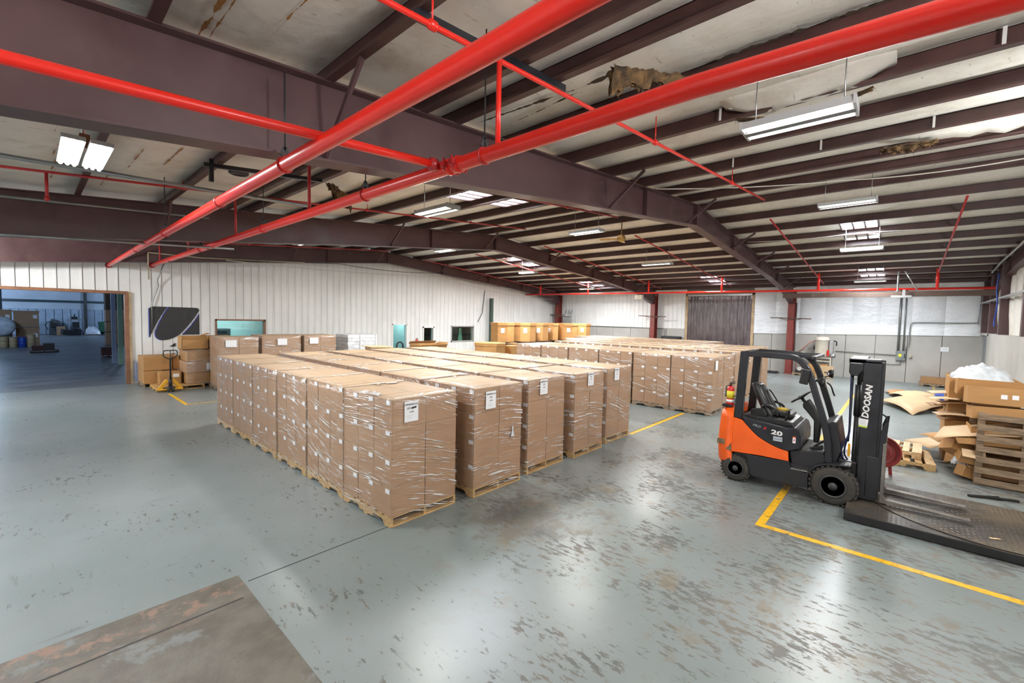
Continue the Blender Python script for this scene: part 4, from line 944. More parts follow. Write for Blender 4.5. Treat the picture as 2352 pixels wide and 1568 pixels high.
for i, x in enumerate((21.6, 23.0)):
    for j in range(2, 8):
        pallet_load(x, 4.3+1.27*j, f'carton load behind the far block, {ORD(i)} rear lane, {ORD(j-2)} from aisle end', w=1.05, d=1.22, nl=4, ch=.40, front=(j == 2), left=False, wood=wood_new, group=G3, seed=120+i*9+j)
# ================================================================= FORKLIFT (faces -y, its right side towards the camera)
X0, X1 = 8.05, 9.10; XC = 8.58
fk = thing('forklift', 'orange and charcoal forklift truck parked with its forks over the dark steel plate', 'forklift', (XC, 1.2, 0))
def smooth_poly(P, n=6):
    out = []
    for i in range(len(P)-1):
        p0 = Vector(P[max(i-1, 0)]); p1 = Vector(P[i]); p2 = Vector(P[i+1]); p3 = Vector(P[min(i+2, len(P)-1)])
        for k in range(n):
            t = k/n; out.append(tuple(.5*((2*p1)+(-p0+p2)*t+(2*p0-5*p1+4*p2-p3)*t*t+(-p0+3*p1-3*p2+p3)*t**3)))
    out.append(tuple(P[-1])); return out
# counterweight: rounded in plan, flared at the tail
b = MB(); rings = []
for (z, yb, ins) in ((.24, 2.285, .05), (.34, 2.335, .02), (.60, 2.35, 0), (.90, 2.335, 0), (1.10, 2.32, .01), (1.20, 2.30, .02), (1.245, 2.25, .06), (1.25, 2.16, .12)):
    ring = [(X0+ins, 2.085)]
    r = .16
    for k in range(7):
        a = PI - k*PI/12; ring.append((X0+ins+r+r*math.cos(a), yb-r+r*math.sin(a)))
    for k in range(7):
        a = PI/2 - k*PI/12; ring.append((X1-ins-r+r*math.cos(a), yb-r+r*math.sin(a)))
    ring.append((X1-ins, 2.085)); rings.append([(x, max(y, 2.085), z) for x, y in ring])
n = len(rings[0]); vs = [p for r in rings for p in r]
fs = [(i*n+k, i*n+(k+1) % n, (i+1)*n+(k+1) % n, (i+1)*n+k) for i in range(len(rings)-1) for k in range(n)] + [tuple(range(n)), tuple(range((len(rings)-1)*n, len(rings)*n))]
cw = b.add(vs, fs, 0, True).build('counterweight', orange_scuffed, fk, bevel=.012)
MB().box(X0-.004, X0+.004, 2.20, 2.325, .61, .70).build('scrape_mark', mat('bare scraped metal', (.16, .12, .07), .6, var=.5, vs=20), cw)
MB().prism([(2.09, .52), (2.10, .66), (2.14, .58), (2.19, .545), (2.13, .52)], 'x', X0-.003, X0+.002).build('scrape_mark', MATS['bare scraped metal'], cw)
MB().box(X0+.08, X1-.08, 2.14, 2.30, 1.245, 1.30).build('rear_cover', black_plastic, fk, bevel=.02)
# orange side panels
curve = smooth_poly([(1.945, 1.08), (1.822, .955), (1.70, .848), (1.55, .768), (1.405, .715), (1.255, .688)], 5)
for x0, x1 in ((X0-.006, X0+.03), (X1-.03, X1+.006)):
    MB().prism([(2.083, 1.105)] + curve + [(1.245, .536), (1.64, .536), (2.083, .512)], 'x', x0, x1).build('side_panel', orange, fk, bevel=.008)
    MB().lathe([(.014, -.004), (.014, .004)], ((x0+x1)/2, 1.60, .60), 'x', 10).build('panel_bolt', steel, fk)
# engine hood: charcoal body with rounded nose
hp = [(1.955, 1.14), (1.93, 1.085)] + curve[1:] + [(1.245, .70), (1.10, .765), (1.10, .93), (1.135, 1.05), (1.185, 1.085), (1.28, 1.06), (1.44, 1.075)]
MB().prism(hp, 'x', X0+.004, X1-.004).build('hood', black_paint, fk, bevel=.03, seg=3)
MB().prism([(1.95, 1.10), (1.95, 1.165), (1.35, 1.16), (1.24, 1.13), (1.17, 1.06), (1.4, 1.06)], 'x', X0+.12, X1-.12).build('hood_top', black_plastic, fk, bevel=.02)
MB().box(X0+.05, X1-.05, 1.95, 2.09, .55, 1.10).build('hood_rear', black_plastic, fk)
# chassis
fr = [(2.085, .505), (1.852, .483), (1.84, .40), (1.80, .26), (1.768, .165), (1.457, .155), (.985, .168), (.97, .398), (1.207, .426), (1.243, .534)]
for x0, x1 in ((X0, X0+.06), (X1-.06, X1)): MB().prism(fr, 'x', x0, x1).build('chassis_side', frame_grey, fk, bevel=.01)
MB().box(X0+.06, X1-.06, .5, 2.05, .17, .50).build('chassis', frame_grey, fk)
MB().prism([(1.25, .69), (1.13, .725), (.81, .765), (.76, .64), (.87, .53), (.97, .425), (1.2, .43)], 'x', X0+.07, X1-.07).build('toe_box', frame_grey, fk, bevel=.01)
MB().box(X0+.10, X1-.10, .80, 1.14, .72, .735).build('floor_plate', rubber, fk)
for k in range(5): MB().box(X0+.14, X1-.14, .88+k*.05, .90+k*.05, .735, .741).build('tread_rib', rubber, fk)
MB().box(X0-.01, X0+.10, .95, 1.21, .425, .438).build('step', steel, fk)
MB().cyl((X0+.066, 1.0, .60), (X0+.075, 1.0, .60), .018, 12).build('lifting_hole', ink, fk)
# wheels
def wheel(x, y, r, w, out, nm):
    b = MB().lathe([(r*.60, -w/2), (r*.82, -w/2-.004), (r*.95, -w/2+.02), (r, -w/2+.05), (r, w/2-.05), (r*.95, w/2-.02), (r*.82, w/2+.004), (r*.60, w/2)], (x, y, r), 'x', 40)
    t = b.build(nm, rubber, fk)
    n = 26; tb = MB()
    for k in range(n):
        a = 2*PI*k/n
        for s in (-1, 1):
            aa = a + (0 if s > 0 else PI/n)
            tb.obox((x+s*w*.24, y+(r+.002)*math.cos(aa), r+(r+.002)*math.sin(aa)), (w*.44, r*.13, .022), Matrix.Rotation(aa-PI/2, 3, 'X'))
    tb.build('tread_lugs', rubber, t)
    s = -1 if out < 0 else 1; xo = x+s*w/2
    MB().lathe([(r*.60, s*.0), (r*.58, s*.012), (r*.50, s*.010), (r*.46, -s*.035), (r*.36, -s*.05), (r*.2, -s*.03), (r*.19, s*.015), (.002, s*.02)], (xo, y, r), 'x', 28).build('rim', mat('grey wheel rim', (.05, .05, .052), .45, var=.25, vs=8), t)
    lb = MB()
    for k in range(6):
        a = 2*PI*k/6+.3; lb.cyl((xo-s*.05, y+r*.30*math.cos(a), r+r*.30*math.sin(a)), (xo-s*.015, y+r*.30*math.cos(a), r+r*.30*math.sin(a)), .014, 6)
    lb.build('wheel_nuts', dark_steel, t)
    return t
wheel(X0+.08, .66, .295, .20, -1, 'drive_wheel'); wheel(X1-.08, .66, .295, .20, 1, 'drive_wheel')
wheel(X0+.10, 2.02, .228, .16, -1, 'steer_wheel'); wheel(X1-.10, 2.02, .228, .16, 1, 'steer_wheel')
# front fenders
fp = smooth_poly([(.985, .18), (.992, .41), (.906, .555), (.77, .618), (.62, .64), (.465, .655)], 5)
for x0, x1 in ((X0-.03, X0+.20), (X1-.20, X1+.03)):
    inn = [(y-.018 if y > .8 else y, z-.022) for y, z in fp]
    MB().prism(fp + inn[::-1], 'x', x0, x1).build('fender', black_paint, fk)
# overhead guard
def guard(x, s):
    front = smooth_poly([(1.965, 2.205), (1.41, 2.20), (1.245, 2.185), (1.13, 2.10), (1.045, 1.955), (.95, 1.65), (.825, 1.24), (.765, .95), (.735, .62)], 5)
    b = MB(); P = [Vector((x, y, z)) for y, z in front]
    for i in range(len(P)-1): pass
    hw, hd = .035, .045; vs = []
    for i, p in enumerate(P):
        d = (P[min(i+1, len(P)-1)]-P[max(i-1, 0)]).normalized(); nrm = Vector((0, -d.z, d.y))
        vs += [p+nrm*a+Vector((c, 0, 0)) for a, c in ((-hd, -hw), (hd, -hw), (hd, hw), (-hd, hw))]
    m = len(P); fs = [(i*4+k, i*4+(k+1) % 4, (i+1)*4+(k+1) % 4, (i+1)*4+k) for i in range(m-1) for k in range(4)] + [(0, 1, 2, 3), tuple((m-1)*4+k for k in range(4))]
    b.add(vs, fs).build('guard_front_leg', black_paint, fk, bevel=.012)
    MB().add([(x-.045, 2.085, 1.10), (x-.045, 1.96, 1.10), (x-.045, 1.905, 2.22), (x-.045, 2.03, 2.22), (x+.045, 2.085, 1.10), (x+.045, 1.96, 1.10), (x+.045, 1.905, 2.22), (x+.045, 2.03, 2.22)],
             [(0, 1, 2, 3), (7, 6, 5, 4), (0, 4, 5, 1), (1, 5, 6, 2), (2, 6, 7, 3), (3, 7, 4, 0)]).build('guard_rear_leg', black_paint, fk, bevel=.008)
guard(8.12, 1); guard(9.03, -1)
MB().box(8.08, 9.07, 1.94, 2.03, 2.185, 2.24).build('guard_crossbar', black_paint, fk, bevel=.008)
MB().bar((8.08, 1.00, 2.205), (9.07, 1.00, 2.205), .07, .05).build('guard_crossbar', black_paint, fk, bevel=.008)
MB().bar((8.16, 1.48, 2.215), (9.0, 1.48, 2.215), .03, .025).build('guard_bar', steel, fk)
for k in range(9):
    x = 8.20+k*.0944
    MB().bar((x, 1.94, 2.21), (x, 1.02, 2.215), .014, .045).build('guard_slat', black_paint, fk)
# seat
b = MB(); g = []
for i in range(9):
    t = i/8; z = 1.14+t*.53; w = .245*(1-.10*t-.45*max(0, t-.7)**1.2*2); y = 1.60+.26*t
    for k in range(12):
        a = 2*PI*k/12; e = .11*(1-.25*t)
        g.append((8.60+w*math.copysign(abs(math.cos(a))**.6, math.cos(a)), y+e*math.copysign(abs(math.sin(a))**.8, math.sin(a))+.06*(1-abs(math.cos(a)))*0, z))
fs = [(i*12+k, i*12+(k+1) % 12, (i+1)*12+(k+1) % 12, (i+1)*12+k) for i in range(8) for k in range(12)] + [tuple(range(12)), tuple(range(96, 108))]
back = b.add(g, fs, 0, True).build('seat_back', vinyl, fk, bevel=.02)
MB().tube(smooth_poly([(8.42, 1.51, 1.25), (8.46, 1.65, 1.50), (8.60, 1.69, 1.58), (8.74, 1.65, 1.50), (8.78, 1.51, 1.25)], 4), .012, 6).build('seat_piping', black_plastic, back)
MB().prism([(1.66, 1.16), (1.50, 1.17), (1.30, 1.15), (1.27, 1.21), (1.34, 1.25), (1.62, 1.25)], 'x', 8.38, 8.82).build('seat_cushion', vinyl, fk, bevel=.025, seg=3)
for x in (8.33, 8.87):
    MB().tube(smooth_poly([(x, 1.72, 1.20), (x, 1.70, 1.32), (x, 1.60, 1.33), (x, 1.50, 1.28), (x, 1.48, 1.18)], 4), .022, 8).build('hip_guard', black_plastic, fk)
MB().prism([(1.87, 1.12), (1.87, 1.25), (1.67, 1.29), (1.61, 1.18), (1.66, 1.12)], 'x', 8.26, 8.34).build('seat_side', black_plastic, fk, bevel=.02)
MB().lathe([(.09, 0), (.10, .02), (.05, .04)], (8.62, 1.46, 1.245), 'z', 16).build('yellow_pad', mat('yellow foam', (.62, .42, .06), .8), fk)
# levers
MB().box(8.18, 8.32, 1.28, 1.40, 1.08, 1.14).build('lever_console', black_plastic, fk, bevel=.01)
for k in range(4):
    x = 8.18+k*.045; MB().tube([(x, 1.35, 1.12), (x, 1.33, 1.20), (x, 1.32, 1.26)], .009, 6).lathe([(.004, -.03), (.02, -.01), (.022, .02), (.006, .04)], (x, 1.32, 1.27), 'z', 8).build('lever', black_plastic, fk)
# steering column, wheel, dash
MB().prism([(1.165, 1.42), (1.085, 1.495), (1.01, 1.38), (.90, 1.10), (.92, .80), (.99, .80), (1.0, 1.16), (1.085, 1.27), (1.16, 1.355)], 'x', 8.51, 8.66).build('steering_column', black_plastic, fk, bevel=.015)
sw = MB(); c = Vector((8.585, 1.20, 1.515)); ax = Vector((0, .63, .77)).normalized(); u = Vector((1, 0, 0)); v = ax.cross(u)
ring = [c+(u*math.cos(a)+v*math.sin(a))*.165 for a in [k*2*PI/28 for k in range(29)]]
sw.tube(ring, .014, 8)
for a in (.5, 2.6, 4.7): sw.tube([c-ax*.02, c+(u*math.cos(a)+v*math.sin(a))*.16], .011, 6)
sw.lathe([(.04, -.03), (.045, 0), (.02, .012)], c, 'z', 12).build('steering_wheel', black_plastic, fk)
MB().tube([(8.585, 1.195, 1.50), (8.585, 1.13, 1.42)], .025, 8).build('steering_shaft', black_plastic, fk)
MB().prism([(.80, 1.15), (.84, 1.17), (.72, 1.24), (.67, 1.235), (.60, .80), (.66, .60), (.76, .60)], 'x', 8.22, 8.98).build('dash_panel', frame_grey, fk, bevel=.012)
MB().prism([(1.02, .74), (.86, .80), (.84, .78), (1.0, .72)], 'x', 8.30, 8.42).build('pedal', black_plastic, fk)
MB().prism([(.98, .745), (.86, .86), (.84, .84), (.96, .74)], 'x', 8.48, 8.58).build('pedal', black_plastic, fk)
MB().box(8.3, 8.9, .40, .64, .42, .66).build('tilt_valve_block', dark_steel, fk, bevel=.02)
# mirrors and work lights on the front legs
MB().obox((8.04, 1.09, 1.91), (.03, .12, .24), rotm(.15)).build('mirror', black_plastic, fk, bevel=.02)
MB().tube([(8.09, 1.10, 2.02), (8.04, 1.13, 2.03)], .012, 6).lathe([(.03, -.015), (.035, 0), (.0, .012)], (8.04, 1.17, 2.03), 'x', 12).build('beacon', chrome, fk)
for (x, y, z) in ((8.17, .92, 1.83), (9.02, .90, 1.90)):
    MB().lathe([(.02, .075), (.06, .05), (.078, 0), (.072, -.012), (.0, -.016)], (x+.02, y-.06, z), 'y', 16).build('work_light', black_plastic, fk)
    MB().tube([(x+.02, y, z), (x, y+.05, z+.02)], .012, 6).build('light_bracket', black_plastic, fk)
MB().tube([(8.16, .95, 1.86), (8.4, .84, 1.92), (8.75, .86, 1.92), (9.0, .93, 1.92)], .012, 6).build('light_bracket', black_plastic, fk)
MB().tube(smooth_poly([(8.98, .90, 1.75), (8.93, .84, 1.70), (8.93, .80, 1.58), (8.99, .79, 1.54)], 4), .012, 6).build('grab_handle', black_plastic, fk)
# mast
for x0 in (8.25, 8.83):
    MB().box(x0, x0+.12, .19, .40, .14, 2.20).build('mast_outer_rail', black_paint, fk, bevel=.008)
    MB().box(x0+.02, x0+.10, .165, .19, .16, 2.19).build('mast_inner_rail', frame_grey, fk)
MB().box(8.25, 8.95, .36, .575, 2.16, 2.232).build('mast_top_cross', black_paint, fk, bevel=.015)
MB().prism([(.19, 2.16), (.575, 2.16), (.575, 2.23), (.19, 2.23)], 'x', 8.25, 8.40).build('mast_cap', black_paint, fk, bevel=.015)
MB().prism([(.40, 2.06), (.46, 1.965), (.545, 1.97), (.57, 2.02), (.57, 2.17), (.40, 2.17)], 'x', 8.25, 8.31).build('mast_bracket', black_paint, fk, bevel=.015)
MB().box(8.30, 8.90, .26, .36, 2.10, 2.20).build('mast_cross', black_paint, fk)
MB().box(8.30, 8.90, .24, .38, .45, .60).build('mast_cross', black_paint, fk)
for x in (8.40, 8.80):
    MB().cyl((x, .45, .30), (x, .45, 1.35), .035, 12).cyl((x, .45, 1.35), (x, .45, 1.83), .045, 12).cyl((x, .45, 1.83), (x, .45, 2.16), .024, 10).build('lift_cylinder', dark_steel, fk)
for x in (8.33, 8.36): MB().tube([(x, .52, 2.0), (x, .52, 1.2), (x, .53, .95)], .009, 6).build('lift_chain', dark_steel, fk)
hb_ = mat('navy hose', (.015, .02, .07), .4)
MB().tube(smooth_poly([(8.34, .54, 2.0), (8.34, .53, 1.4), (8.33, .53, 1.05), (8.31, .60, .90), (8.32, .60, .72), (8.36, .54, .62)], 4), .014, 8).build('hose', hb_, fk)
MB().tube(smooth_poly([(8.37, .53, 1.3), (8.36, .53, 1.05), (8.35, .56, .90), (8.36, .57, .75), (8.40, .52, .64)], 4), .012, 8).build('hose', hb_, fk)
MB().box(8.33, 8.35, .50, .53, .72, .92).build('hose_clip', yellow_paint, fk)
# lettering on the mast and the hood
text('DOOSAN', .108, white_paint, fk, (8.246, .298, 1.60), (0, -.06, 1), (0, 1, .06), name='mast_lettering', bold=.004, shear=.15, width=1.06)
MB().add([(8.246, .415, 1.345), (8.246, .305, 1.338), (8.246, .317, 1.21), (8.246, .415, 1.218)], [(0, 1, 2, 3)]).build('capacity_plate', paper, fk)
MB().add([(8.245, .415, 1.245), (8.245, .314, 1.236), (8.245, .317, 1.21), (8.245, .415, 1.218)], [(0, 1, 2, 3)]).build('plate_stripe', mat('lime stripe', (.5, .7, .08), .5), fk)
for i in range(3): MB().box(8.2445, 8.2455, .335, .40, 1.262+i*.024, 1.270+i*.024).build('plate_print', grey_decal, fk)
text('20', .10, white_paint, fk, (X0-.002, 1.43, .925), (0, -1, -.10), (0, -.1, 1), name='hood_number', bold=.004, width=1.6)
text('PRO', .05, grey_decal, fk, (X0-.002, 1.725, 1.006), (0, -1, -.17), (0, -.1, 1), name='hood_lettering', shear=.3, width=1.25)
text('5', .055, red_ink, fk, (X0-.002, 1.605, .985), (0, -1, -.17), (0, -.1, 1), name='hood_lettering', shear=.3, width=1.3, bold=.003)
MB().box(X0-.0005, X0+.004, 1.345, 1.475, .862, .898).box(X0-.0005, X0+.004, 1.345, 1.475, .825, .855).build('hood_decal', grey_decal, fk)
w_ = MB().box(X0-.0005, X0+.004, 1.165, 1.205, .84, .945).build('warning_label', paper, fk)
MB().box(X0-.001, X0+.003, 1.165, 1.205, .925, .945).build('warning_stripe', orange, w_)
MB().box(X0-.001, X0+.003, 1.178, 1.192, .87, .905).build('warning_mark', red_ink, w_)
# carriage and forks
MB().box(8.26, 8.98, .105, .145, .95, 1.02).box(8.26, 8.98, .105, .145, .30, .38).build('carriage_bar', black_paint, fk)
for x in (8.24, 8.94):
    MB().prism([(.16, 1.18), (.115, 1.32), (.075, 1.33), (.085, 1.15), (.125, .82), (.125, .30), (.165, .30), (.165, .82)], 'x', x, x+.05).build('carriage_arm', black_paint, fk, bevel=.006)
MB().box(8.24, 8.36, .15, .30, .18, .80).build('carriage_roller', frame_grey, fk, bevel=.01)
MB().tube(smooth_poly([(8.3, .22, 1.42), (8.3, .16, 1.435), (8.3, .11, 1.40), (8.3, .095, 1.32)], 4), .012, 8).build('load_hoop', black_paint, fk)
for x in (8.22, 8.80):
    MB().prism([(.125, 1.02), (.085, 1.02), (.085, .25), (.06, .21), (-.80, .185), (-.80, .175), (.0, .152), (.125, .152)], 'x', x, x+.10).build('fork', fork_m, fk, bevel=.004)
# extinguisher strapped to the guard leg
fe = thing('fire_extinguisher', 'red fire extinguisher with yellow label standing on the forklift counterweight', 'extinguisher', (8.22, 2.19, 1.30))
MB().lathe([(.055, 0), (.06, .015), (.06, .30), (.045, .345), (.02, .36)], (8.22, 2.19, 1.26), 'z', 20).build('cylinder', ext_red, fe)
MB().lathe([(.0605, 0), (.0605, .13)], (8.22, 2.19, 1.40), 'z', 20).build('yellow_label', yel_label, fe)
MB().lathe([(.0608, 0), (.0608, .05)], (8.22, 2.19, 1.33), 'z', 20).build('white_label', paper, fe)
MB().cyl((8.22, 2.19, 1.61), (8.22, 2.19, 1.66), .018, 10).bar((8.22, 2.22, 1.66), (8.22, 2.12, 1.67), .02, .012).bar((8.22, 2.2, 1.675), (8.22, 2.12, 1.70), .02, .01).build('valve', dark_steel, fe)
MB().tube([(8.22, 2.21, 1.63), (8.20, 2.26, 1.60), (8.20, 2.26, 1.42)], .009, 6).build('hose', rubber_clean, fe)
MB().bar((8.12, 2.02, 1.45), (8.22, 2.14, 1.45), .02, .03).build('strap', steel, fe)
# ================================================================= RIGHT SIDE
# turntable plate of the wrapping machine
pt = thing('turntable_plate', 'long dark checker-plate platform with inset round turntable under the forks', 'platform', (8.5, -1.0, 0))
MB().box(7.56, 9.42, -2.4, .48, .012, .118).build('base', plate_edge, pt, bevel=.006)
n = 64; cx, cy, rad = 9.0, -1.05, 1.42
ring = [(cx+rad*math.cos(2*PI*k/n), cy+rad*math.sin(2*PI*k/n)) for k in range(n)]
poly = [(min(max(x, 7.57), 9.41), min(max(y, -2.39), .47)) for x, y in ring]
MB().prism([(7.56, -2.4), (9.42, -2.4), (9.42, .48), (7.56, .48)], 'z', .1185, .124).build('deck', plate_m, pt)
MB().prism(poly, 'z', .124, .130).build('turntable', plate_m, pt, bevel=.004)
rg = MB(); nn = 96
ring2 = [(cx+q*math.cos(2*PI*k/nn), cy+q*math.sin(2*PI*k/nn)) for q in (rad-.004, rad+.012) for k in range(nn)]
ring2 = [(min(max(x, 7.565), 9.415), min(max(y, -2.395), .475), .1335) for x, y in ring2]
rg.add(ring2, [(k, (k+1) % nn, nn+(k+1) % nn, nn+k) for k in range(nn)]).build('turntable_gap', mat('black gap', (.004, .004, .004), .9, var=.1), pt)
tb = MB()
for i in range(-28, 29):
    for j in range(-28, 29):
        x, y = cx+i*.05, cy+j*.05
        if (x-cx)**2+(y-cy)**2 > (rad-.06)**2 or not (7.6 < x < 9.38 and -2.35 < y < .42): continue
        if x > 8.0 and x < 8.95 and (i+j) % 3 == 0 and abs(y+.6) < .5: continue
        s = 1 if (i+j) % 2 else -1; dx, dy = .016, .016*s
        tb.add([(x-dx, y-dy, .130), (x+.005*s, y-.005, .1325), (x+dx, y+dy, .130), (x-.005*s, y+.005, .1325)], [(0, 1, 2, 3)])
o = tb.build('tread_lugs', plate_m, pt); o['kind'] = 'stuff'
tb = MB()
for i in range(38):
    for j in range(58):
        x, y = 7.59+i*.05, -2.37+j*.05
        if (x-cx)**2+(y-cy)**2 < (rad+.03)**2 or x > 9.4 or y > .46: continue
        s = 1 if (i+j) % 2 else -1; dx, dy = .016, .016*s
        tb.add([(x-dx, y-dy, .124), (x+.005*s, y-.005, .1262), (x+dx, y+dy, .124), (x-.005*s, y+.005, .1262)], [(0, 1, 2, 3)])
o = tb.build('tread_lugs', plate_m, pt); o['kind'] = 'stuff'
tag(MB().obox((7.9, -.98, .137), (.03, .11, .006), rotm(0, 0, .5)).build('wood_chip', wood_pale), 'small pale wood splinter lying on the turntable', 'splinter')
bar = MB().bar((10.10, -.93, .02), (10.22, -1.20, .03), .05, .03).bar((10.22, -1.17, .03), (10.27, -1.32, .02), .08, .02).bar((10.27, -1.28, .02), (10.33, -1.5, .02), .04, .03).bar((10.2, -1.15, .035), (10.3, -1.28, .035), .02, .02)
tag(bar.build('pry_bar', mat('black rusty bar', (.02, .017, .015), .7)), 'dark twisted steel bar on the floor behind the turntable', 'bar')
# two pallets lying behind the forklift
t = thing('empty_pallet', 'lower of two pale pallets lying behind the forklift mast', 'pallet', (11.32, -.60, 0), .05)
pallet_parts(t, 1.25, 1.15, wood_new)
t = thing('empty_pallet', 'smaller slatted pallet lying on top of the other behind the forklift', 'pallet', (11.52, -.40, .137), -.03)
pallet_parts(t, .95, .95, wood_pale, nb=6)
# red drum fan behind the carriage
df = thing('drum_fan', 'round red drum fan on legs behind the forklift carriage', 'fan', (10.6, .17, 0), group=None)
c0 = Vector((10.5, .19, .42)); axd = Vector((-1, -.12, .12)).normalized()
def ring_at(c, r, ax, n=28):
    u = ax.cross(Vector((0, 0, 1))).normalized(); v = ax.cross(u)
    return [c+(u*math.cos(2*PI*k/n)+v*math.sin(2*PI*k/n))*r for k in range(n)]
R = [ring_at(c0+axd*h, r, axd) for h, r in ((-.22, .22), (-.20, .27), (.10, .28), (.16, .285), (.165, .265), (.10, .25), (.10, .10), (.15, .08), (.17, .01))]
vs = [p for r in R for p in r]; n = 28
MB().add(vs, [(i*n+k, i*n+(k+1) % n, (i+1)*n+(k+1) % n, (i+1)*n+k) for i in range(len(R)-1) for k in range(n)], 0, True).build('drum', fan_red, df)
b = MB()
for r in (.22, .16, .11): b.tube([*ring_at(c0+axd*.175, r, axd), ring_at(c0+axd*.175, r, axd)[0]], .004, 5)
b.build('wire_guard', dark_steel, df)
for s in (-1, 1): MB().bar((10.52, .19+s*.16, .0), (10.52, .19+s*.14, .22), .05, .05).build('leg', fan_red, df)
MB().box(10.4, 10.7, .20, .42, .60, .84).build('motor_housing', fan_red, df, bevel=.03)
MB().bar((10.55, .3, .3), (10.55, .3, .65), .05, .05).build('stand_post', fan_red, df)
# --- stacked crate of weathered slats at the right edge
cr = thing('slatted_crate', 'tall weathered slatted crate full of scrap cardboard at right edge', 'crate', (10.98, -1.1, 0))
for k in range(7):
    z = .03+k*.187
    MB().obox((10.965, -1.62, z+.05), (.022, 1.12, .10), rotm(0, 0, random.uniform(-.006, .006))).build('slat', wood_old, cr)
    MB().obox((12.15, -1.62, z+.05), (.022, 1.12, .10)).build('slat', wood_old, cr)
for x in (10.99, 12.11):
    for y in (-1.10, -1.62, -2.14):
        MB().box(x, x+.045, y-.045, y+.045, 0, 1.27 if y > -1.2 else 1.2).build('post', wood_old, cr)
for k in (0, 2, 4, 6): MB().box(11.0, 12.15, -2.20, -2.178, .03+k*.187, .13+k*.187).build('slat', wood_old, cr)
MB().box(11.0, 12.15, -2.18, -1.08, .0, .025).build('floor_board', wood_old, cr)
# --- heap of scrap board
def board(name, P, t, label, m=board_pale, fold=.0, group='scrap cardboard at the right'):
    # quad sheet bent a little along its middle
    p = [Vector(q) for q in P]; g = []
    for i in range(7):
        a = p[0].lerp(p[3], i/6); c = p[1].lerp(p[2], i/6); row = []
        for j in range(7):
            q = a.lerp(c, j/6); q = q+Vector((0, 0, fold*(1-(2*j/6-1)**2) + .5*fold*math.sin(PI*i/6) + .02*noise.noise(q*2.3))); row.append(q)
        g.append(row)
    return tag(MB().sheet(g, t).build(name, [m]), label, 'cardboard', group)
def tray(name, x0, x1, y0, y1, z0, z1, label, M=None, m=gaylord_m, t=.012, bottom=True, labs=(), c=None, group='scrap cardboard at the right'):
    # open corrugated box: four walls, bottom, bent flaps
    ctr = Vector(((x0+x1)/2, (y0+y1)/2, z0)); th = thing(name, label, 'box', tuple(ctr), 0, group)
    def put(b, nm, mm):
        if M is not None:
            for i, p in enumerate(b.v): b.v[i] = ctr + M @ (p-ctr)
        return b.build(nm, mm, th)
    put(MB().box(x0, x0+t, y0, y1, z0, z1), 'side_wall', m); put(MB().box(x1-t, x1, y0, y1, z0, z1), 'side_wall', m)
    put(MB().box(x0+t, x1-t, y0, y0+t, z0, z1), 'end_wall', m); put(MB().box(x0+t, x1-t, y1-t, y1, z0, z1), 'end_wall', m)
    if bottom: put(MB().box(x0+t, x1-t, y0+t, y1-t, z0, z0+t), 'bottom', board_in)
    for (ya, za) in labs: put(MB().box(x0-.003, x0, ya, ya+.075, za, za+.075), 'paper_label', paper)
    return th
# tall bin with clear plastic on top (behind)
tray('gaylord_bin', 12.6, 13.7, -1.75, -.77, .85, 1.70, 'big open corrugated bin topped with crumpled clear plastic', None, gaylord_m, .014)
tray('gaylord_bin', 12.55, 13.75, -1.80, -.74, 0, .85, 'tan corrugated bin at floor level below the plastic-topped one', None, gaylord_m, .014)
b = MB(); g = []
for i in range(26):
    for j in range(26):
        u, v = i/25, j/25; e = (math.sin(PI*u)*math.sin(PI*v))**.45; x, y = 12.62+1.06*u, -1.72+.95*v
        z = 1.56+.36*e + .13*noise.noise(Vector((x*6, y*6, 2)))*e + .10*abs(noise.noise(Vector((x*15, y*15, 7))))*e
        g.append((x, y, z))
b.add(g, [(i*26+j, i*26+j+1, (i+1)*26+j+1, (i+1)*26+j) for i in range(25) for j in range(25)], 0, True)
tag(b.build('plastic_heap', bag_m), 'heap of crumpled clear plastic film on top of the corrugated bin', 'plastic')
# long folded bins lying in the crate
tray('folded_bin', 11.2, 11.95, -2.3, -.93, 1.36, 1.66, 'long flattened bin with two white labels lying across the crate', rotm(0, .10, 0), gaylord_m, .012, True, ((-1.40, 1.47), (-1.53, 1.475)))
tray('folded_bin', 12.0, 12.5, -2.3, -.84, 1.42, 1.70, 'upper long tan bin section lying below the clear plastic', rotm(.02, 0, 0), gaylord_m, .012)
tray('folded_bin', 11.1, 11.8, -2.2, -.98, 1.12, 1.34, 'open tan bin section just above the crate rim', rotm(-.03, .1, .02), gaylord_m, .012)
tray('folded_bin', 11.2, 12.0, -2.1, -1.0, .62, .95, 'crushed bin section packed behind the crate slats, middle', rotm(0, .05, 0), gaylord_m)
tray('folded_bin', 11.25, 12.0, -2.1, -1.05, .1, .45, 'crushed bin section packed at the bottom of the crate', rotm(0, -.05, 0), board_in)
board('corrugated_sheet', [(11.05, -.52, .70), (11.06, -2.3, .98), (11.9, -2.3, 1.04), (11.9, -.70, .80)], .008, 'wide pale corrugated sheet sticking out through the crate', fold=.06)
board('corrugated_sheet', [(11.06, -.80, .76), (11.06, -2.3, .94), (11.04, -2.3, .80), (11.04, -.84, .66)], .008, 'brown folded board edge hanging at the crate front', gaylord_m, .0)
board('corrugated_sheet', [(13.4, -.15, .12), (13.6, -1.0, .30), (12.6, -1.1, .42), (12.4, -.55, .22)], .008, 'pale board tongue pointing out of the heap towards the pallets', fold=.03)
board('corrugated_sheet', [(12.3, -.35, .50), (12.3, -1.05, .62), (11.6, -1.05, .70), (11.5, -.62, .56)], .008, 'brown board flap tilted at the left of the crate', gaylord_m, .05)
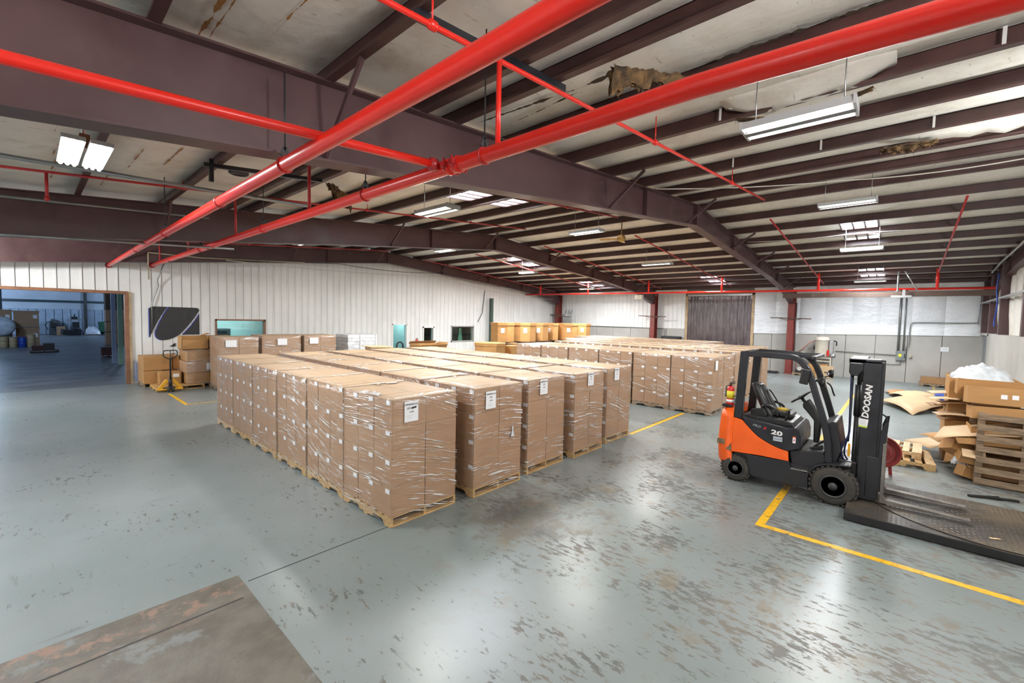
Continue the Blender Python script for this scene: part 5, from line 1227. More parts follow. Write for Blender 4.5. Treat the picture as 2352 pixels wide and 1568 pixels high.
for k, (x, y, z, s, r, lab) in enumerate(((11.4, -.83, .52, (.30, .28, .20), (.5, .3, .6), 'small crushed carton tilted beside the crate, upper'), (11.2, -1.0, .44, (.32, .30, .18), (.1, -.2, .15), 'small crushed carton against the crate post'),
        (11.3, -1.0, .12, (.25, .22, .2), (.3, .1, .4), 'small torn carton on the floor at the crate corner'), (11.9, -.95, .25, (.5, .3, .3), (.2, .3, .2), 'crushed carton low in the heap behind the crate'))):
    M = rotm(*r); th = thing('crushed_carton', lab, 'box', (x, y, z), 0, 'scrap cardboard at the right')
    MB().obox((x, y, z), s, M).build('body', gaylord_m, th)
    MB().obox(Vector((x, y, z))+M @ Vector((-s[0]*.55, 0, s[2]*.62)), (s[0]*.5, s[1], .008), M @ rotm(0, -.6, 0)).build('flap', board_pale, th)
b = MB(); rr = random.Random(4)
g = []
for i in range(14):
    for j in range(14):
        u, v = i/13, j/13; g.append((11.42+.22*u, -1.02+.22*v, .20+.16*math.sin(PI*u)*math.sin(PI*v)+.05*noise.noise(Vector((u*9, v*9, 1)))))
b.add(g, [(i*14+j, i*14+j+1, (i+1)*14+j+1, (i+1)*14+j) for i in range(13) for j in range(13)], 0, True)
tag(b.build('plastic_scrap', bag_m), 'small crumple of clear plastic beside the crate', 'plastic')
for k in range(9):
    x, y = 13.1+rr.uniform(-.6, .5), -.83+rr.uniform(-.08, .10); z = .86+k*.055
    board('corrugated_strip', [(x, y+.30, z), (x+.1, y-.2, z+.04), (x-.35, y-.2, z+.03), (x-.3, y+.22, z-.01)], .006, f'pale torn board edge at the left of the bins, {ORD(k)} from below', board_pale if k % 3 else board_in, .02)
# loose sheets on the open floor
board('corrugated_sheet', [(20.2, .50, .07), (18.1, -.36, .02), (20.0, -1.26, .22), (22.4, -.40, .10)], .012, 'large pale diamond-shaped board sheet on the open floor', fold=.12)
board('corrugated_sheet', [(22.6, .30, .06), (21.2, -.3, .10), (22.8, -1.3, .10), (24.2, -.2, .06)], .010, 'further board sheet lying behind the diamond one', fold=.10)
board('corrugated_sheet', [(23.6, .45, .03), (22.4, .2, .05), (23.4, -.3, .12), (24.2, 0, .05)], .010, 'torn board piece at the back of the loose sheets', board_in, .08)
board('corrugated_sheet', [(19.5, -.75, .05), (18.9, -1.15, .02), (20.6, -1.4, .12), (21.2, -.9, .10)], .008, 'narrow board piece under the diamond sheet, bin side', board_in, .05)
tag(MB().box(21.6, 22.4, -1.5, -1.0, 0, .22).box(21.6, 22.4, -1.5, -1.0, .24, .3).build('blue_crate', blue_plastic, bevel=.02), 'blue plastic crate half hidden behind the tan bins', 'crate')
bl = thing('pallet_of_scrap', 'low pallet of folded board by the far wall near the sign', 'pallet', (27.6, -1.7, 0))
pallet_parts(bl, 1.0, 1.0, wood_old)
MB().box(27.65, 28.4, -1.65, -.75, .137, .40).build('board_bundle', board_in, bl); MB().box(28.2, 28.62, -2.4, -1.6, .0, .62).build('board_bundle', gaylord_m, bl)
# --- things on the far wall
hp_ = thing('vacuum_hopper', 'cream vacuum hopper drum on a stand by the far wall', 'hopper', (28.0, 3.1, 0))
MB().lathe([(.06, 1.02), (.30, 1.06), (.31, 1.10), (.31, 1.86), (.33, 1.88), (.33, 1.93), (.30, 1.95), (.28, 2.08), (.05, 2.10)], (28.0, 3.12, 0), 'z', 26).build('drum', mat('cream hopper paint', (.62, .57, .48), .45, var=.06), hp_)
MB().lathe([(.335, 0), (.335, .035)], (28.0, 3.12, 1.885), 'z', 26).build('clamp_ring', steel, hp_)
for dy in (-.42, .34):
    for dx in (-.3, .3): MB().bar((28+dx, 3.12+dy, 0), (28+dx, 3.12+dy, 1.0), .05, .05).build('leg', mat('cream stand', (.55, .50, .42), .5), hp_)
for z in (.80, .97): MB().box(27.68, 28.32, 2.68, 3.48, z, z+.05).build('shelf', MATS['cream stand'], hp_)
MB().box(27.8, 28.1, 2.62, 2.80, 1.2, 1.88).build('control_box', steel, hp_, bevel=.01)
MB().tube(smooth_poly([(27.9, 2.80, 1.9), (27.85, 2.74, 1.6), (27.85, 2.78, 1.2)], 6), .03, 8).build('hose', rubber_clean, hp_)
MB().tube(smooth_poly([(27.85, 2.62, 1.9), (27.8, 2.5, 1.85), (27.8, 2.5, 1.65)], 6), .03, 8).build('hose', rubber_clean, hp_)
MB().cyl((27.8, 2.62, 1.02), (27.8, 2.62, 1.22), .10, 12, 0, .13).build('bucket', steel, hp_)
MB().box(27.7, 27.8, 2.78, 2.86, 1.1, 1.4).build('red_hose_end', ext_red, hp_)
MB().cyl((28, 3.5, 1.5), (28, 3.42, 1.5), .1, 10).build('motor', black_plastic, hp_)
cable(smooth_poly([(28.2, 3.45, 1.85), (28.2, 3.7, 1.75), (28.3, 4.0, 1.4), (28.4, 4.25, 1.15), (28.4, 4.3, .5), (28.4, 4.3, .03)], 6), .035, mat('pink vacuum hose', (.45, .22, .18), .5), 'reddish hose running from the hopper to the column', 'hose', 'vacuum_hose')
tray('open_carton', 27.2, 27.75, 2.75, 3.6, 0, .66, 'open tan carton on the floor under the hopper', None, gaylord_m, group='cartons by the hopper')
tag(MB().obox((27.05, 2.85, .33), (.02, .75, .62), rotm(0, -.18, 0)).build('leaning_board', board_pale), 'pale board leaning on the carton under the hopper', 'cardboard')
eb = thing('electrical_box', 'grey electrical disconnect box with a yellow mark on the wainscot', 'electrical box', (28.6, .02, 1.3))
MB().box(28.5, 28.66, -.16, .20, 1.06, 1.53).build('enclosure', mat('grey electrical box', (.17, .19, .19), .45), eb, bevel=.012)
MB().box(28.492, 28.5, -.02, .10, 1.25, 1.38).build('warning_mark', yel_label, eb)
MB().box(28.48, 28.5, -.14, -.11, 1.2, 1.4).build('switch_handle', dark_steel, eb)
cable([(28.53, .13, 1.53), (28.53, .13, 4.5)], .045, conduit_m, 'thick vertical conduit rising from the electrical box', 'conduit', 'conduit')
cable([(28.53, -.06, 1.53), (28.53, -.06, 4.5)], .03, conduit_m, 'thinner vertical conduit beside the thick one', 'conduit', 'conduit')
cable(smooth_poly([(28.53, -.14, 1.5), (28.53, -.16, 1.7), (28.53, -.24, 1.9), (28.53, -.26, 2.7), (28.53, -.32, 2.88), (28.53, -.5, 2.93), (28.53, -2.3, 2.95), (28.53, -2.5, 3.1), (28.55, -2.54, 4.2)], 5), .022, conduit_m, 'conduit bending across the insulation to the corner', 'conduit', 'conduit')
cable([(28.6, .2, 1.30), (28.6, 2.6, 1.34)], .02, conduit_m, 'horizontal conduit between electrical box and hopper', 'conduit', 'conduit')
cable(smooth_poly([(28.6, .0, 1.06), (28.6, .01, .92), (28.6, .1, .86), (28.6, .9, .86)], 5), .02, conduit_m, 'conduit curving out below the electrical box', 'conduit', 'conduit')
tag(MB().box(28.55, 28.66, -.38, -.28, 1.22, 1.33).build('outlet_box', mat('cream outlet box', (.5, .45, .35), .5)), 'small cream outlet box right of the electrical box', 'outlet')
sg = thing('wall_notice', 'white paper notice on the grey wainscot near the corner', 'sign', (28.65, -1.5, 1.7))
MB().box(28.645, 28.66, -1.64, -1.37, 1.59, 1.80).build('sheet', paper, sg)
MB().box(28.642, 28.645, -1.60, -1.41, 1.72, 1.735).box(28.642, 28.645, -1.58, -1.43, 1.68, 1.69).box(28.642, 28.645, -1.60, -1.41, 1.64, 1.65).build('print_lines', grey_decal, sg)
cable([(28.41, 4.42, .9), (28.41, 4.42, 3.9)], .03, conduit_m, 'vertical conduit beside the column nearest the forklift', 'conduit', 'conduit')
cable([(28.62, 11.9, .1), (28.62, 11.9, 2.18), (28.62, 12.05, 2.24), (28.62, 17.9, 2.24)], .025, conduit_m, 'conduit along the top of the wainscot left of the strip door', 'conduit', 'conduit')
tag(MB().box(24.65, 24.9, 11.75, 12.2, 4.0, 4.28).build('heater_box', mat('cream heater', (.5, .48, .42), .5), bevel=.01), 'cream box hung on the red header before the second column', 'box')
cable([(24.6, .25, roofz(24.6)-.2), (24.6, .25, 4.2), (24.55, .3, 4.2)], .03, steel, 'galvanised pipe dropping to the red header near the corner', 'conduit', 'conduit')
cable([(24.6, .05, roofz(24.6)-.2), (24.6, -.35, 4.25)], .03, steel, 'slanted galvanised brace above the red header', 'conduit', 'conduit')
tag(MB().box(24.4, 24.7, -.2, .45, 3.93, 4.02).box(24.6, 24.76, .0, .1, 4.02, 4.27).build('junction_tray', conduit_m), 'flat grey junction tray below the red header', 'tray')
cable(smooth_poly([(23.85, -2.52, 4.75), (23.9, -2.50, 4.2), (23.75, -2.52, 3.6), (23.9, -2.50, 3.0), (23.85, -2.5, 2.8), (23.9, -2.5, 3.0)], 5), .022, blue_plastic, 'blue air hose hanging down the right wall framing', 'hose', 'air_hose')
cable([(25.1, -2.48, roofz(25.1)-.25), (25.1, -2.48, 4.9), (23.4, -2.5, 5.1), (19, -2.5, 5.3)], .04, steel, 'galvanised pipe along the right wall under the roof', 'conduit', 'conduit')
tag(MB().box(27.3, 27.9, 5.0, 5.8, 0, .07).box(27.35, 27.85, 5.05, 5.75, .07, .10).build('floor_scale', dark_steel, bevel=.005), 'low black floor scale beside the far block', 'scale')
t = thing('empty_pallet', 'pallet with dark machine parts behind the near column', 'pallet', (27.4, 3.42, 0)); pallet_parts(t, .9, .9, wood_old)
MB().box(27.5, 28.2, 3.5, 4.2, .137, .30).obox((27.8, 3.85, .36), (.5, .3, .12), rotm(.1, .1, .3)).build('machine_part', dark_steel, t, bevel=.02)
tag(MB().box(28.3, 28.62, 10.75, 12.0, 0, 1.75).box(28.28, 28.3, 10.85, 11.9, 1.4, 1.7).build('drum_cabinet', dark_steel, bevel=.02), 'black cabinet by the wall left of the strip door', 'cabinet')
# ================================================================= LEFT SIDE
def octo(name, x, y, z, r, h, label, lid=True, labs=True, group=None, rz=PI/8, open_=False):
    t = thing(name, label, 'box', (x, y, z), 0, group)
    P = [(x+r*math.cos(rz+2*PI*k/8), y+r*math.sin(rz+2*PI*k/8)) for k in range(8)]
    MB().prism(P, 'z', z, z+h).build('body', gaylord_m, t)
    if lid:
        Q = [(x+(r+.03)*math.cos(rz+2*PI*k/8), y+(r+.03)*math.sin(rz+2*PI*k/8)) for k in range(8)]
        MB().prism(Q, 'z', z+h-.13, z+h+.012).build('lid', gaylord_m, t)
    if labs:
        a = -PI*.62; u = Vector((math.cos(rz+PI/8+PI), math.sin(rz+PI/8+PI), 0))
        for s in (1, 3):
            ang = rz+PI/8+2*PI*(4+s-1)/8-PI/4*0; nx, ny = math.cos(ang), math.sin(ang); ap = r*math.cos(PI/8)+.004
            MB().obox((x+nx*ap, y+ny*ap, z+h*.6), (.006, .20, .26), rotm(0, 0, ang)).build('paper_label', paper, t)
    return t
GG = 'octagonal bins stacked by the left wall'
for k, (x, y, lab) in enumerate(((17.4, 16.35, 'octagonal bin on the upper tier, wall end of the row'), (18.85, 16.0, 'octagonal bin on the upper tier, second from the wall end'), (20.2, 16.15, 'octagonal bin with labels in the middle of the upper tier'), (21.6, 16.45, 'octagonal bin half hidden, fourth on the upper tier'), (23.05, 16.0, 'octagonal bin on the upper tier, next to the strip-door end'), (24.75, 16.1, 'octagonal bin at the strip-door end of the upper tier'))):
    octo('octagonal_bin', x, y, 1.42, .68, 1.02, lab, group=GG)
    octo('octagonal_bin', x, y, .14, .64, 1.10, lab.replace('upper tier', 'lower tier, mostly hidden'), lid=False, labs=False, group=GG)
    t = thing('bin_pallet', 'pallet between the tiers under the '+lab.replace(' on the upper tier', '').replace(' of the upper tier', ''), 'pallet', (x-.6, y-.6, 1.262), 0, 'pallets between the bin tiers'); pallet_parts(t, 1.2, 1.2, wood_dark, 0.0)
    t = thing('bin_pallet', 'floor pallet under the lower tier below the '+lab.replace(' on the upper tier', '').replace(' of the upper tier', ''), 'pallet', (x-.6, y-.6, 0), 0, 'pallets between the bin tiers'); pallet_parts(t, 1.2, 1.2, wood_dark)
octo('octagonal_bin', 15.3, 15.2, 0, .80, 1.46, 'low octagonal bin with lid and two labels before the storeroom window', group=GG)
def flap_box(name, x0, x1, y0, y1, z0, z1, label, m=gaylord_m, open_=False, group=None, lab=None, cat='box', rz=0):
    t = thing(name, label, cat, ((x0+x1)/2, (y0+y1)/2, z0), 0, group)
    if not open_:
        MB().box(x0, x1, y0, y1, z0, z1-.004).build('body', m, t, bevel=.008)
        ym = (y0+y1)/2
        MB().box(x0+.004, x1-.004, y0+.004, ym-.006, z1-.004, z1).box(x0+.004, x1-.004, ym+.006, y1-.004, z1-.004, z1).build('top_flaps', m, t)
        MB().box(x0-.002, x0+.02, ym-.03, ym+.03, z1-.05, z1+.001).box(x0, x1, ym-.03, ym+.03, z1, z1+.001).build('tape', carton_top, t)
    else:
        e = .012
        MB().box(x0, x0+e, y0, y1, z0, z1).box(x1-e, x1, y0, y1, z0, z1).box(x0, x1, y0, y0+e, z0, z1).box(x0, x1, y1-e, y1, z0, z1).box(x0, x1, y0, y1, z0, z0+e).build('body', m, t)
        h = (x1-x0)*.35
        MB().obox(((x0+x1)/2, y0-.06, z1-.05), (x1-x0-.02, .008, .14), rotm(.9)).build('flap', m, t)
        MB().obox(((x0+x1)/2, y1+.05, z1+.06), (x1-x0-.02, .008, .16), rotm(.7)).build('flap', m, t)
        MB().obox((x1+.06, (y0+y1)/2, z1+.03), (.16, y1-y0-.02, .008), rotm(0, -.5)).build('flap', m, t)
    if lab: MB().box(lab[0], lab[0]+lab[2], y0-.004, y0, lab[1], lab[1]+lab[3]).build('paper_label', paper, t)
    return t
flap_box('small_carton', 16.35, 16.95, 14.7, 15.2, 0, 1.30, 'small tan carton beside the low octagonal bin', m=gaylord_m)
flap_box('dark_carton', 16.9, 17.3, 15.0, 15.5, 0, 1.40, 'dark brown carton squeezed behind the small tan one', m=board_in)
flap_box('open_bin', 12.1, 13.7, 16.6, 17.4, .0, 1.38, 'open tan bin with splayed flaps before the side door', open_=True)
tag(MB().obox((9.3, 15.6, 1.46), (1.0, .7, .02), rotm(.04, .03, .1)).obox((9.4, 15.6, .73), (.9, .6, 1.44)).build('board_stack', board_pale), 'flat pale board lying on cartons near the white bale', 'cardboard')
fe = thing('fire_extinguisher', 'small red fire extinguisher on the left wall between the doors', 'extinguisher', (15.0, 20.9, 1.0))
MB().lathe([(.07, 0), (.075, .02), (.075, .34), (.03, .42)], (15.0, 20.88, .95), 'z', 16).build('cylinder', ext_red, fe)
MB().bar((15.0, 20.92, 1.40), (15.0, 20.80, 1.44), .04, .03).tube([(15.0, 20.85, 1.4), (15.12, 20.85, 1.3), (15.1, 20.85, 1.05)], .012, 6).build('valve', dark_steel, fe)
# wrapped loads along the wall
pallet_load(4.29, 17.2, 'wrapped load of two big brown cartons across, label on one, left of the wide window', w=1.22, d=1.1, nx=2, ny=2, nl=4, ch=.425, left=True, front=True, wood=wood_old, group='wrapped loads along the left wall', seed=201)
pallet_load(5.72, 17.5, 'wrapped load below the right end of the wide window', w=1.40, d=1.2, nx=2, ny=3, nl=4, ch=.432, left=True, front=True, wood=wood_new, group='wrapped loads along the left wall', seed=202)
pallet_load(7.22, 17.45, 'wrapped load standing right of the wide window, white sheet on its front', w=1.28, d=1.2, nx=2, ny=3, nl=4, ch=.430, left=True, front=True, wood=wood_new, group='wrapped loads along the left wall', seed=203)
for (x, z, y) in ((4.48, 1.50, 17.18), (6.25, 1.50, 17.48), (7.42, 1.52, 17.43)):
    par = min((o for o in bpy.data.objects if o.name.startswith('pallet_load') and o.parent is None), key=lambda o: abs(o.location.x-x+.3)+abs(o.location.y-y))
    MB().box(x, x+.34, y-.02, y-.015, z, z+.24).build('paper_sign', paper, par)
wb = thing('white_bale', 'pallet of white sheets wrapped in clear film near the wall', 'pallet load', (9.05, 17.5, 0))
p = node('pallet', wb); pallet_parts(p, 1.35, 1.1, wood_new)
for k in range(12): MB().box(9.05+.01*(k % 3), 10.40-.01*(k % 2), 17.5+.01*(k % 2), 18.6, .14+k*.142, .14+k*.142+.134).build('sheet_layer', mat('white stacked sheets', (.75, .77, .80), .5), wb)
MB().bar((9.63, 17.49, .14), (9.63, 17.49, 1.86), .05, .05).bar((10.38, 17.49, .14), (10.38, 17.49, 1.86), .05, .05).build('corner_post', white_paint, wb)
inst('stretch_film', film_mesh(1.35, 1.1, .1, 1.86, 2), wb)
# mixed carton stack on a pallet next to the jack
st = thing('mixed_carton_pallet', 'wrapped stack of large tan cartons, top one open, beside the pallet jack', 'pallet load', (3.66, 18.55, 0))
p = node('pallet', st); pallet_parts(p, 1.35, 1.2, wood_old)
rr = random.Random(12)
for l, (z0, z1) in enumerate(((.14, .53), (.535, .93), (.935, 1.36))):
    for i, (a, c) in enumerate(((0, .70), (.71, 1.33))):
        dx, dy = rr.uniform(-.02, .03), rr.uniform(-.02, .04)
        for j in (0, 1):
            b = MB().box(3.66+a+dx, 3.66+c+dx, 18.57+dy+j*.6, 19.15+dy+j*.6, z0, z1); b.build('carton', gaylord_m if l != 1 else carton_m, st, bevel=.02)
MB().box(4.24, 4.54, 18.54, 18.548, .62, .86).build('paper_sign', paper, st)
e = .012; x0, x1, y0, y1, z0, z1 = 3.52, 4.30, 18.5, 19.1, 1.37, 1.83
b = MB().box(x0, x0+e, y0, y1, z0, z1).box(x1-e, x1, y0, y1, z0, z1).box(x0, x1, y0, y0+e, z0, z1-.12).box(x0, x1, y1-e, y1, z0, z1).box(x0, x1, y0, y1, z0, z0+e).build('open_carton', gaylord_m, st)
MB().obox((4.02, 18.48, 1.74), (.50, .008, .16), rotm(.5)).obox((4.30, 18.9, 1.88), (.22, .45, .008), rotm(0, -.35)).build('flap', gaylord_m, b)
MB().box(4.32, 5.02, 18.52, 19.1, 1.37, 1.83).build('carton', gaylord_m, st, bevel=.01)
inst('stretch_film', film_mesh(1.36, 1.22, .12, 1.62, 3), st)
# cartons on a pallet by the doorway
t = thing('empty_pallet', 'dark pallet under the cartons by the doorway', 'pallet', (2.62, 19.55, 0)); pallet_parts(t, 1.0, 1.2, wood_old)
flap_box('large_carton', 2.62, 3.14, 19.5, 20.6, .137, .585, 'lower tan carton on the pallet by the doorway', group='cartons by the doorway')
flap_box('large_carton', 2.62, 3.42, 19.5, 20.6, .60, 1.08, 'upper wide tan carton by the doorway', group='cartons by the doorway')
flap_box('large_carton', 3.16, 3.60, 19.6, 20.6, .137, .59, 'lower tan carton behind the pallet jack handle', group='cartons by the doorway')
flap_box('large_carton', 3.45, 3.64, 19.55, 20.6, .60, 1.09, 'upper tan carton behind the pallet jack handle', group='cartons by the doorway')
flap_box('tan_sack_carton', 2.98, 3.58, 18.95, 19.45, .137, .56, 'bulging tan carton with label on the low pallet behind the jack', lab=(3.34, .38, .18, .12), m=gaylord_m)
t = thing('empty_pallet', 'bare pale pallet behind the pallet jack', 'pallet', (2.78, 18.35, 0)); pallet_parts(t, 1.35, 1.15, wood_new)
t = tag(MB().box(2.56, 2.62, 20.6, 20.9, .1, .8).box(2.5, 2.56, 20.7, 20.75, .25, .3).build('wall_hand_truck', blue_post), 'blue and white frame standing in the doorway corner', 'frame')
# pallet jack
pj = thing('pallet_jack', 'yellow pallet jack with black loop handle by the tan cartons', 'pallet jack', (3.12, 18.05, 0))
jx, jy = 3.12, 18.08
for s in (-1, 1):
    MB().prism([(jx+s*.06, .42), (jx+s*.12, .42), (jx+s*.34, .12), (jx+s*.34, .05), (jx+s*.26, .05), (jx+s*.06, .34)], 'y', jy+.06, jy+.12).build('side_plate', yellow_paint, pj, bevel=.006)
    MB().box(jx+s*.27-.08, jx+s*.27+.08, jy+.05, jy+1.2, .07, .12).build('fork', yellow_paint, pj, bevel=.008)
    MB().cyl((jx+s*.06-.03, jy, .09), (jx+s*.06+.03, jy, .09), .09, 18).build('steer_wheel', rubber, pj)
    MB().cyl((jx+s*.27-.04, jy+1.05, .04), (jx+s*.27+.04, jy+1.05, .04), .04, 12).build('load_wheel', dark_steel, pj)
MB().box(jx-.34, jx+.34, jy+.04, jy+.12, .06, .10).build('cross_plate', yellow_paint, pj, bevel=.004)
MB().cyl((jx, jy+.03, .16), (jx, jy+.03, .46), .05, 14).box(jx-.06, jx+.06, jy-.03, jy+.08, .08, .20).build('pump', dark_steel, pj)
MB().tube([(jx, jy, .42), (jx, jy-.03, 1.06), (jx, jy-.04, 1.14)], .026, 10).build('handle_post', black_paint, pj)
MB().tube(smooth_poly([(jx, jy-.04, 1.10), (jx-.10, jy-.04, 1.14), (jx-.18, jy-.04, 1.22), (jx-.18, jy-.04, 1.36), (jx-.14, jy-.04, 1.385), (jx, jy-.04, 1.39), (jx+.14, jy-.04, 1.385), (jx+.18, jy-.04, 1.36), (jx+.18, jy-.04, 1.22), (jx+.10, jy-.04, 1.14), (jx, jy-.04, 1.10)], 4), .016, 8).build('handle_loop', black_plastic, pj)
MB().bar((jx+.02, jy-.04, 1.26), (jx+.14, jy-.04, 1.29), .015, .02).bar((jx, jy-.04, 1.12), (jx, jy-.04, 1.38), .02, .02).build('release_lever', black_plastic, pj)
# tools leaning at the far left corner, behind the bins
tool = thing('leaning_pole', 'tall dark post standing behind the octagonal bins', 'pole', (21.0, 20.7, 0))
MB().box(20.8, 21.0, 20.6, 20.8, 0, 4.0).build('post', mat('dark green post', (.05, .08, .06), .5), tool)
cable([(19.9, 20.95, 2.4), (20.3, 20.95, 3.0), (20.5, 20.95, 4.5)], .02, cable_m, 'thin dark line running up the left wall behind the bins', 'cable')
rk = thing('tool_rack', 'bundle of metal rods stored on the far corner column', 'rack', (27.5, 19.6, 2.2))
for k in range(9):
    x = 27.3+.05*k; MB().cyl((x, 19.3-.06*k, 2.3), (x+.05, 19.2-.05*k, 3.3+.1*(k % 3)), .02, 6).build('rod', steel, rk)
MB().bar((27.3, 18.6, 2.9), (27.3, 20.2, 2.95), .05, .05).build('bracket', wood_dark, rk)
MB().bar((27.3, 19.4, 0), (27.3, 19.4, 2.9), .05, .05).build('bracket_post', wood_dark, rk)

# ================================================================= NEXT HALL THROUGH THE DOORWAY
struct(MB().box(-17.6, 12, 65.0, 65.2, 2.58, 6), 'wall_hall_far', pale_blue)
whl = struct(MB().box(-17.6, 12, 64.98, 65.2, 0, 2.58), 'wall_hall_lower', back_m)
x = -6.0
while x < 8:
    MB().box(x, x+.55, 64.92, 64.98, .02, 2.56).build('wall_panel', mat('blue grey wainscot sheet', (.40, .48, .58), .5, var=.1), whl); x += .60
struct(MB().box(-17.6, 12, 64.7, 64.95, 3.32, 3.50), 'hall_girt_beam', mat('dark teal steel', (.02, .05, .06), .5))
struct(MB().box(3.95, 4.2, 64.6, 64.95, 0, 6), 'hall_column', mat('brown teal column', (.06, .06, .06), .5))
struct(MB().box(-1.9, -1.35, 52, 52.3, 0, 6), 'hall_column', MATS['dark teal steel'])
struct(MB().box(11.8, 12, 21.2, 65, 0, 6), 'wall_hall_right', pale_blue)
struct(MB().box(-17.8, -17.6, 21.2, 65, 0, 6), 'wall_hall_left', pale_blue)
struct(MB().box(-17.8, 12, 21.2, 65.2, 6, 6.1), 'ceiling_hall', mat('dim hall roof', (.25, .27, .30), .7))
struct(MB().box(-17.6, XL, 21.0, 21.2, 0, 6), 'wall_hall_near', pale_blue)
HG = 'bins and drums in the next hall'
for k, (x0, x1, y, z0, z1, lab) in enumerate(((-.62, .50, 46.2, .0, 1.27, 'lower of two stacked brown bins beyond the doorway'), (-.70, .50, 46.2, 1.32, 2.45, 'upper of two stacked brown bins beyond the doorway'), (-2.0, -.80, 46.6, 1.32, 2.50, 'brown bin with label behind the white tank'), (-2.0, -.80, 46.6, 0, 1.3, 'brown bin under the labelled one behind the white tank'))):
    t = thing('shipping_bin', lab, 'box', (x0, y, z0), 0, HG)
    MB().box(x0, x1, y, y+1.1, z0, z1).build('body', carton_m, t); MB().box(x0-.03, x1+.03, y-.03, y+1.13, z1-.12, z1+.01).build('lid', carton_m, t)
    MB().box(x1-.28, x1-.08, y-.008, y, z0+.6, z0+.85).build('paper_label', paper, t)
tk = thing('white_tank', 'white round-ended tank behind the drums in the next hall', 'tank', (-1.3, 45.3, .7), 0, None)
MB().lathe([(.02, -.02), (.35, .0), (.58, .10), (.66, .25), (.66, 1.1)], (-1.25, 45.0, 1.37), 'y', 28).build('shell', mat('dull white tank', (.55, .60, .66), .5), tk)
for s in (-1, 1): MB().box(-1.3+s*.35-.06, -1.3+s*.35+.06, 45.3, 46.0, 0, .85).build('leg', dark_steel, tk)
for x, r, h, m, lab in ((-1.14, .20, .72, tan_drum, 'dark tan drum at the edge of the doorway view'), (-.72, .19, .70, tan_drum, 'tan fibre drum with label left of the blue one'), (-.31, .19, .68, blue_plastic, 'blue plastic drum beyond the doorway'), (.10, .20, .87, tan_drum, 'pale tan drum right of the blue one')):
    t = thing('drum', lab, 'drum', (x, 44.2, 0), 0, HG)
    MB().lathe([(r*.95, 0), (r, .03), (r, h*.33), (r*1.03, h*.35), (r, h*.37), (r, h*.66), (r*1.03, h*.68), (r, h*.7), (r, h-.03), (r*.96, h)], (x, 44.2, 0), 'z', 20).build('shell', m, t)
    MB().lathe([(r*1.02, h-.05), (r*1.03, h), (r*.9, h+.01)], (x, 44.2, 0), 'z', 20).build('lid', m, t)
t = thing('parts_pallet', 'dark pallet with black metal boxes on the hall floor', 'pallet', (.0, 38.3, 0)); pallet_parts(t, 1.2, .9, wood_dark)
MB().box(.08, .55, 38.3, 39.1, .137, .42).build('metal_box', mat('dark rust box', (.07, .02, .02), .6), t); MB().box(.55, 1.02, 38.3, 39.1, .137, .55).build('metal_box', dark_steel, t)
t = thing('parts_pallet', 'small dark red crate on a pallet near the hall posts', 'pallet', (2.72, 33.2, 0)); pallet_parts(t, .55, .6, wood_dark)
MB().box(2.68, 3.2, 33.2, 33.8, .137, .55).build('metal_box', MATS['dark rust box'], t)
for x0, x1, y, m, lab in ((2.76, 2.92, 29.3, blue_post, 'blue grey post standing just beyond the doorway'), (2.93, 3.10, 28.6, green_post, 'pale green post beside the blue grey one')):
    tag(MB().box(x0, x1, y, y+.18, 0, 5.9).box(x0-.02, x1+.02, y-.02, y+.2, 0, .04).build('hall_post', m), lab, 'post', kind='structure')
for k, (z0, z1) in enumerate(((.0, 1.0), (1.0, 1.77), (1.77, 2.7), (2.7, 3.9))):
    t = thing('wrapped_stack', ('floor-level wrapped carton pile behind the hall posts', 'wrapped carton pile, second level behind the hall posts', 'wrapped carton pile, third level behind the hall posts', 'wooden crate at the top of the pile behind the hall posts')[k], 'box', (3.95, 45, z0), 0, HG)
    MB().box(3.93, 5.2, 45, 46.1, z0, z1-.05).build('body', carton_m if k < 3 else wood_dark, t); MB().box(3.9, 5.2, 44.97, 46.1, z1-.05, z1).build('top_board', wood_dark, t)
mc = thing('machine', 'grey humped machine against the hall wall', 'machine', (1.8, 63.6, 0))
MB().prism([(1.35, 0), (2.3, 0), (2.3, 1.1), (2.05, 1.45), (1.55, 1.6), (1.4, 1.2)], 'y', 63.5, 64.5).build('housing', mat('dark grey machine', (.07, .08, .09), .5, var=.3), mc, bevel=.05)
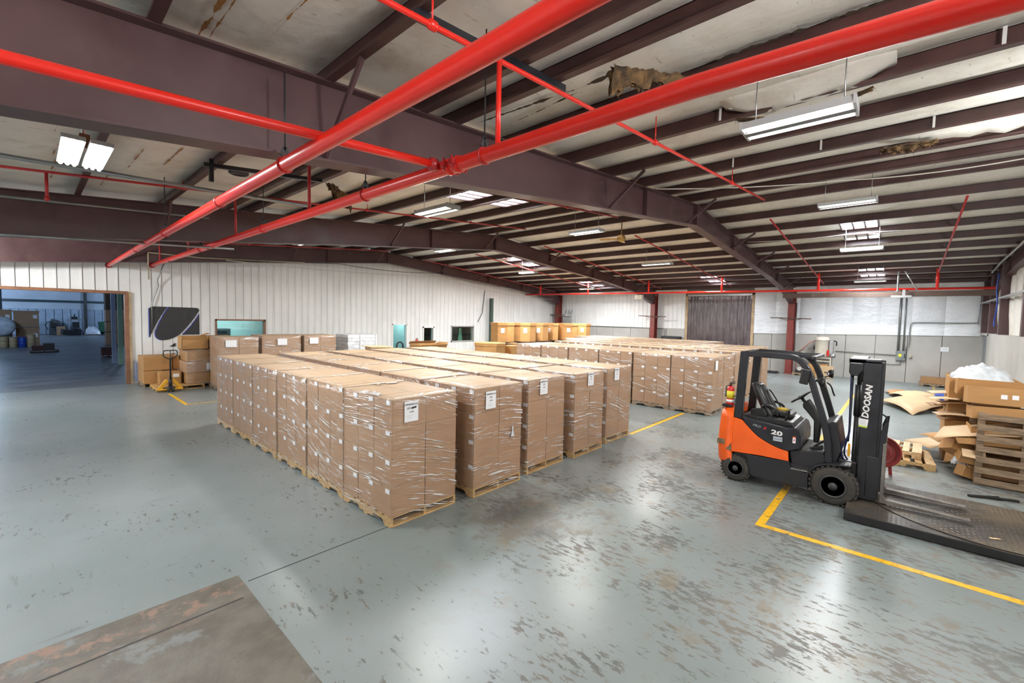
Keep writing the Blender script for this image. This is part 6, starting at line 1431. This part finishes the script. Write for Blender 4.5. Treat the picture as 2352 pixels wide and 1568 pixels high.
MB().tube(smooth_poly([(1.3, 63.5, .5), (1.1, 63.4, 1.0), (1.3, 63.4, 1.3), (1.6, 63.4, 1.3)], 5), .03, 6).box(1.45, 1.9, 63.3, 63.5, .8, 1.2).build('pipework', dark_steel, mc)
tag(MB().box(1.85, 2.45, 62.6, 63.2, 0, .85).build('brown_carton', carton_m), 'brown carton standing before the grey machine', 'box')
mc = thing('machine', 'steel frame machine with dark head at the hall wall', 'machine', (3.2, 63, 0))
for x in (2.7, 3.85): MB().bar((x, 63.6, 0), (x, 63.6, 1.65), .06, .06).build('post', steel, mc)
MB().bar((2.7, 63.6, 1.62), (3.85, 63.6, 1.62), .07, .05).bar((2.6, 63.6, 1.45), (3.6, 63.6, 1.45), .12, .06).build('beam', steel, mc)
MB().box(2.95, 3.4, 63.4, 63.8, 1.55, 1.85).bar((3.15, 63.6, 1.8), (3.2, 63.6, 2.1), .1, .1).box(3.0, 3.5, 63.3, 63.8, .3, 1.3).build('head', dark_steel, mc, bevel=.03)
MB().obox((2.8, 61.6, .3), (1.3, .8, .5), rotm(.1, .1, .2)).obox((3.2, 61.6, .5), (.6, .6, .4), rotm(.3, .3, .2)).build('dark_bundle', dark_steel, mc)
wp = MB(); g = []
for i in range(16):
    for j in range(10):
        u, v = i/15, j/9; g.append((3.75+1.25*u, 61.5+.9*v, .1+.75*(math.sin(PI*u)*math.sin(PI*v))**.5*(1+.35*noise.noise(Vector((u*5, v*5, 3))))))
wp.add(g, [(i*10+j, i*10+j+1, (i+1)*10+j+1, (i+1)*10+j) for i in range(15) for j in range(9)], 0, True)
t = thing('wrapped_parts', 'film-wrapped heap of parts on a low pallet at the hall wall', 'pallet load', (3.75, 61.5, 0)); wp.build('wrapping', bag_m, t)
MB().box(3.7, 4.9, 61.5, 62.4, 0, .1).build('pallet', wood_dark, t)
gb = thing('green_bin', 'dark green wheeled bin at the hall wall', 'bin', (5.3, 62.5, 0))
MB().prism([(5.0, .3), (5.8, .3), (6.0, 1.35), (4.9, 1.35)], 'y', 62.4, 63.4).build('body', green_bin, gb); MB().box(5.05, 5.75, 62.5, 63.3, .1, .3).cyl((5.1, 62.5, .12), (5.1, 63.3, .12), .12).build('wheels', dark_steel, gb)
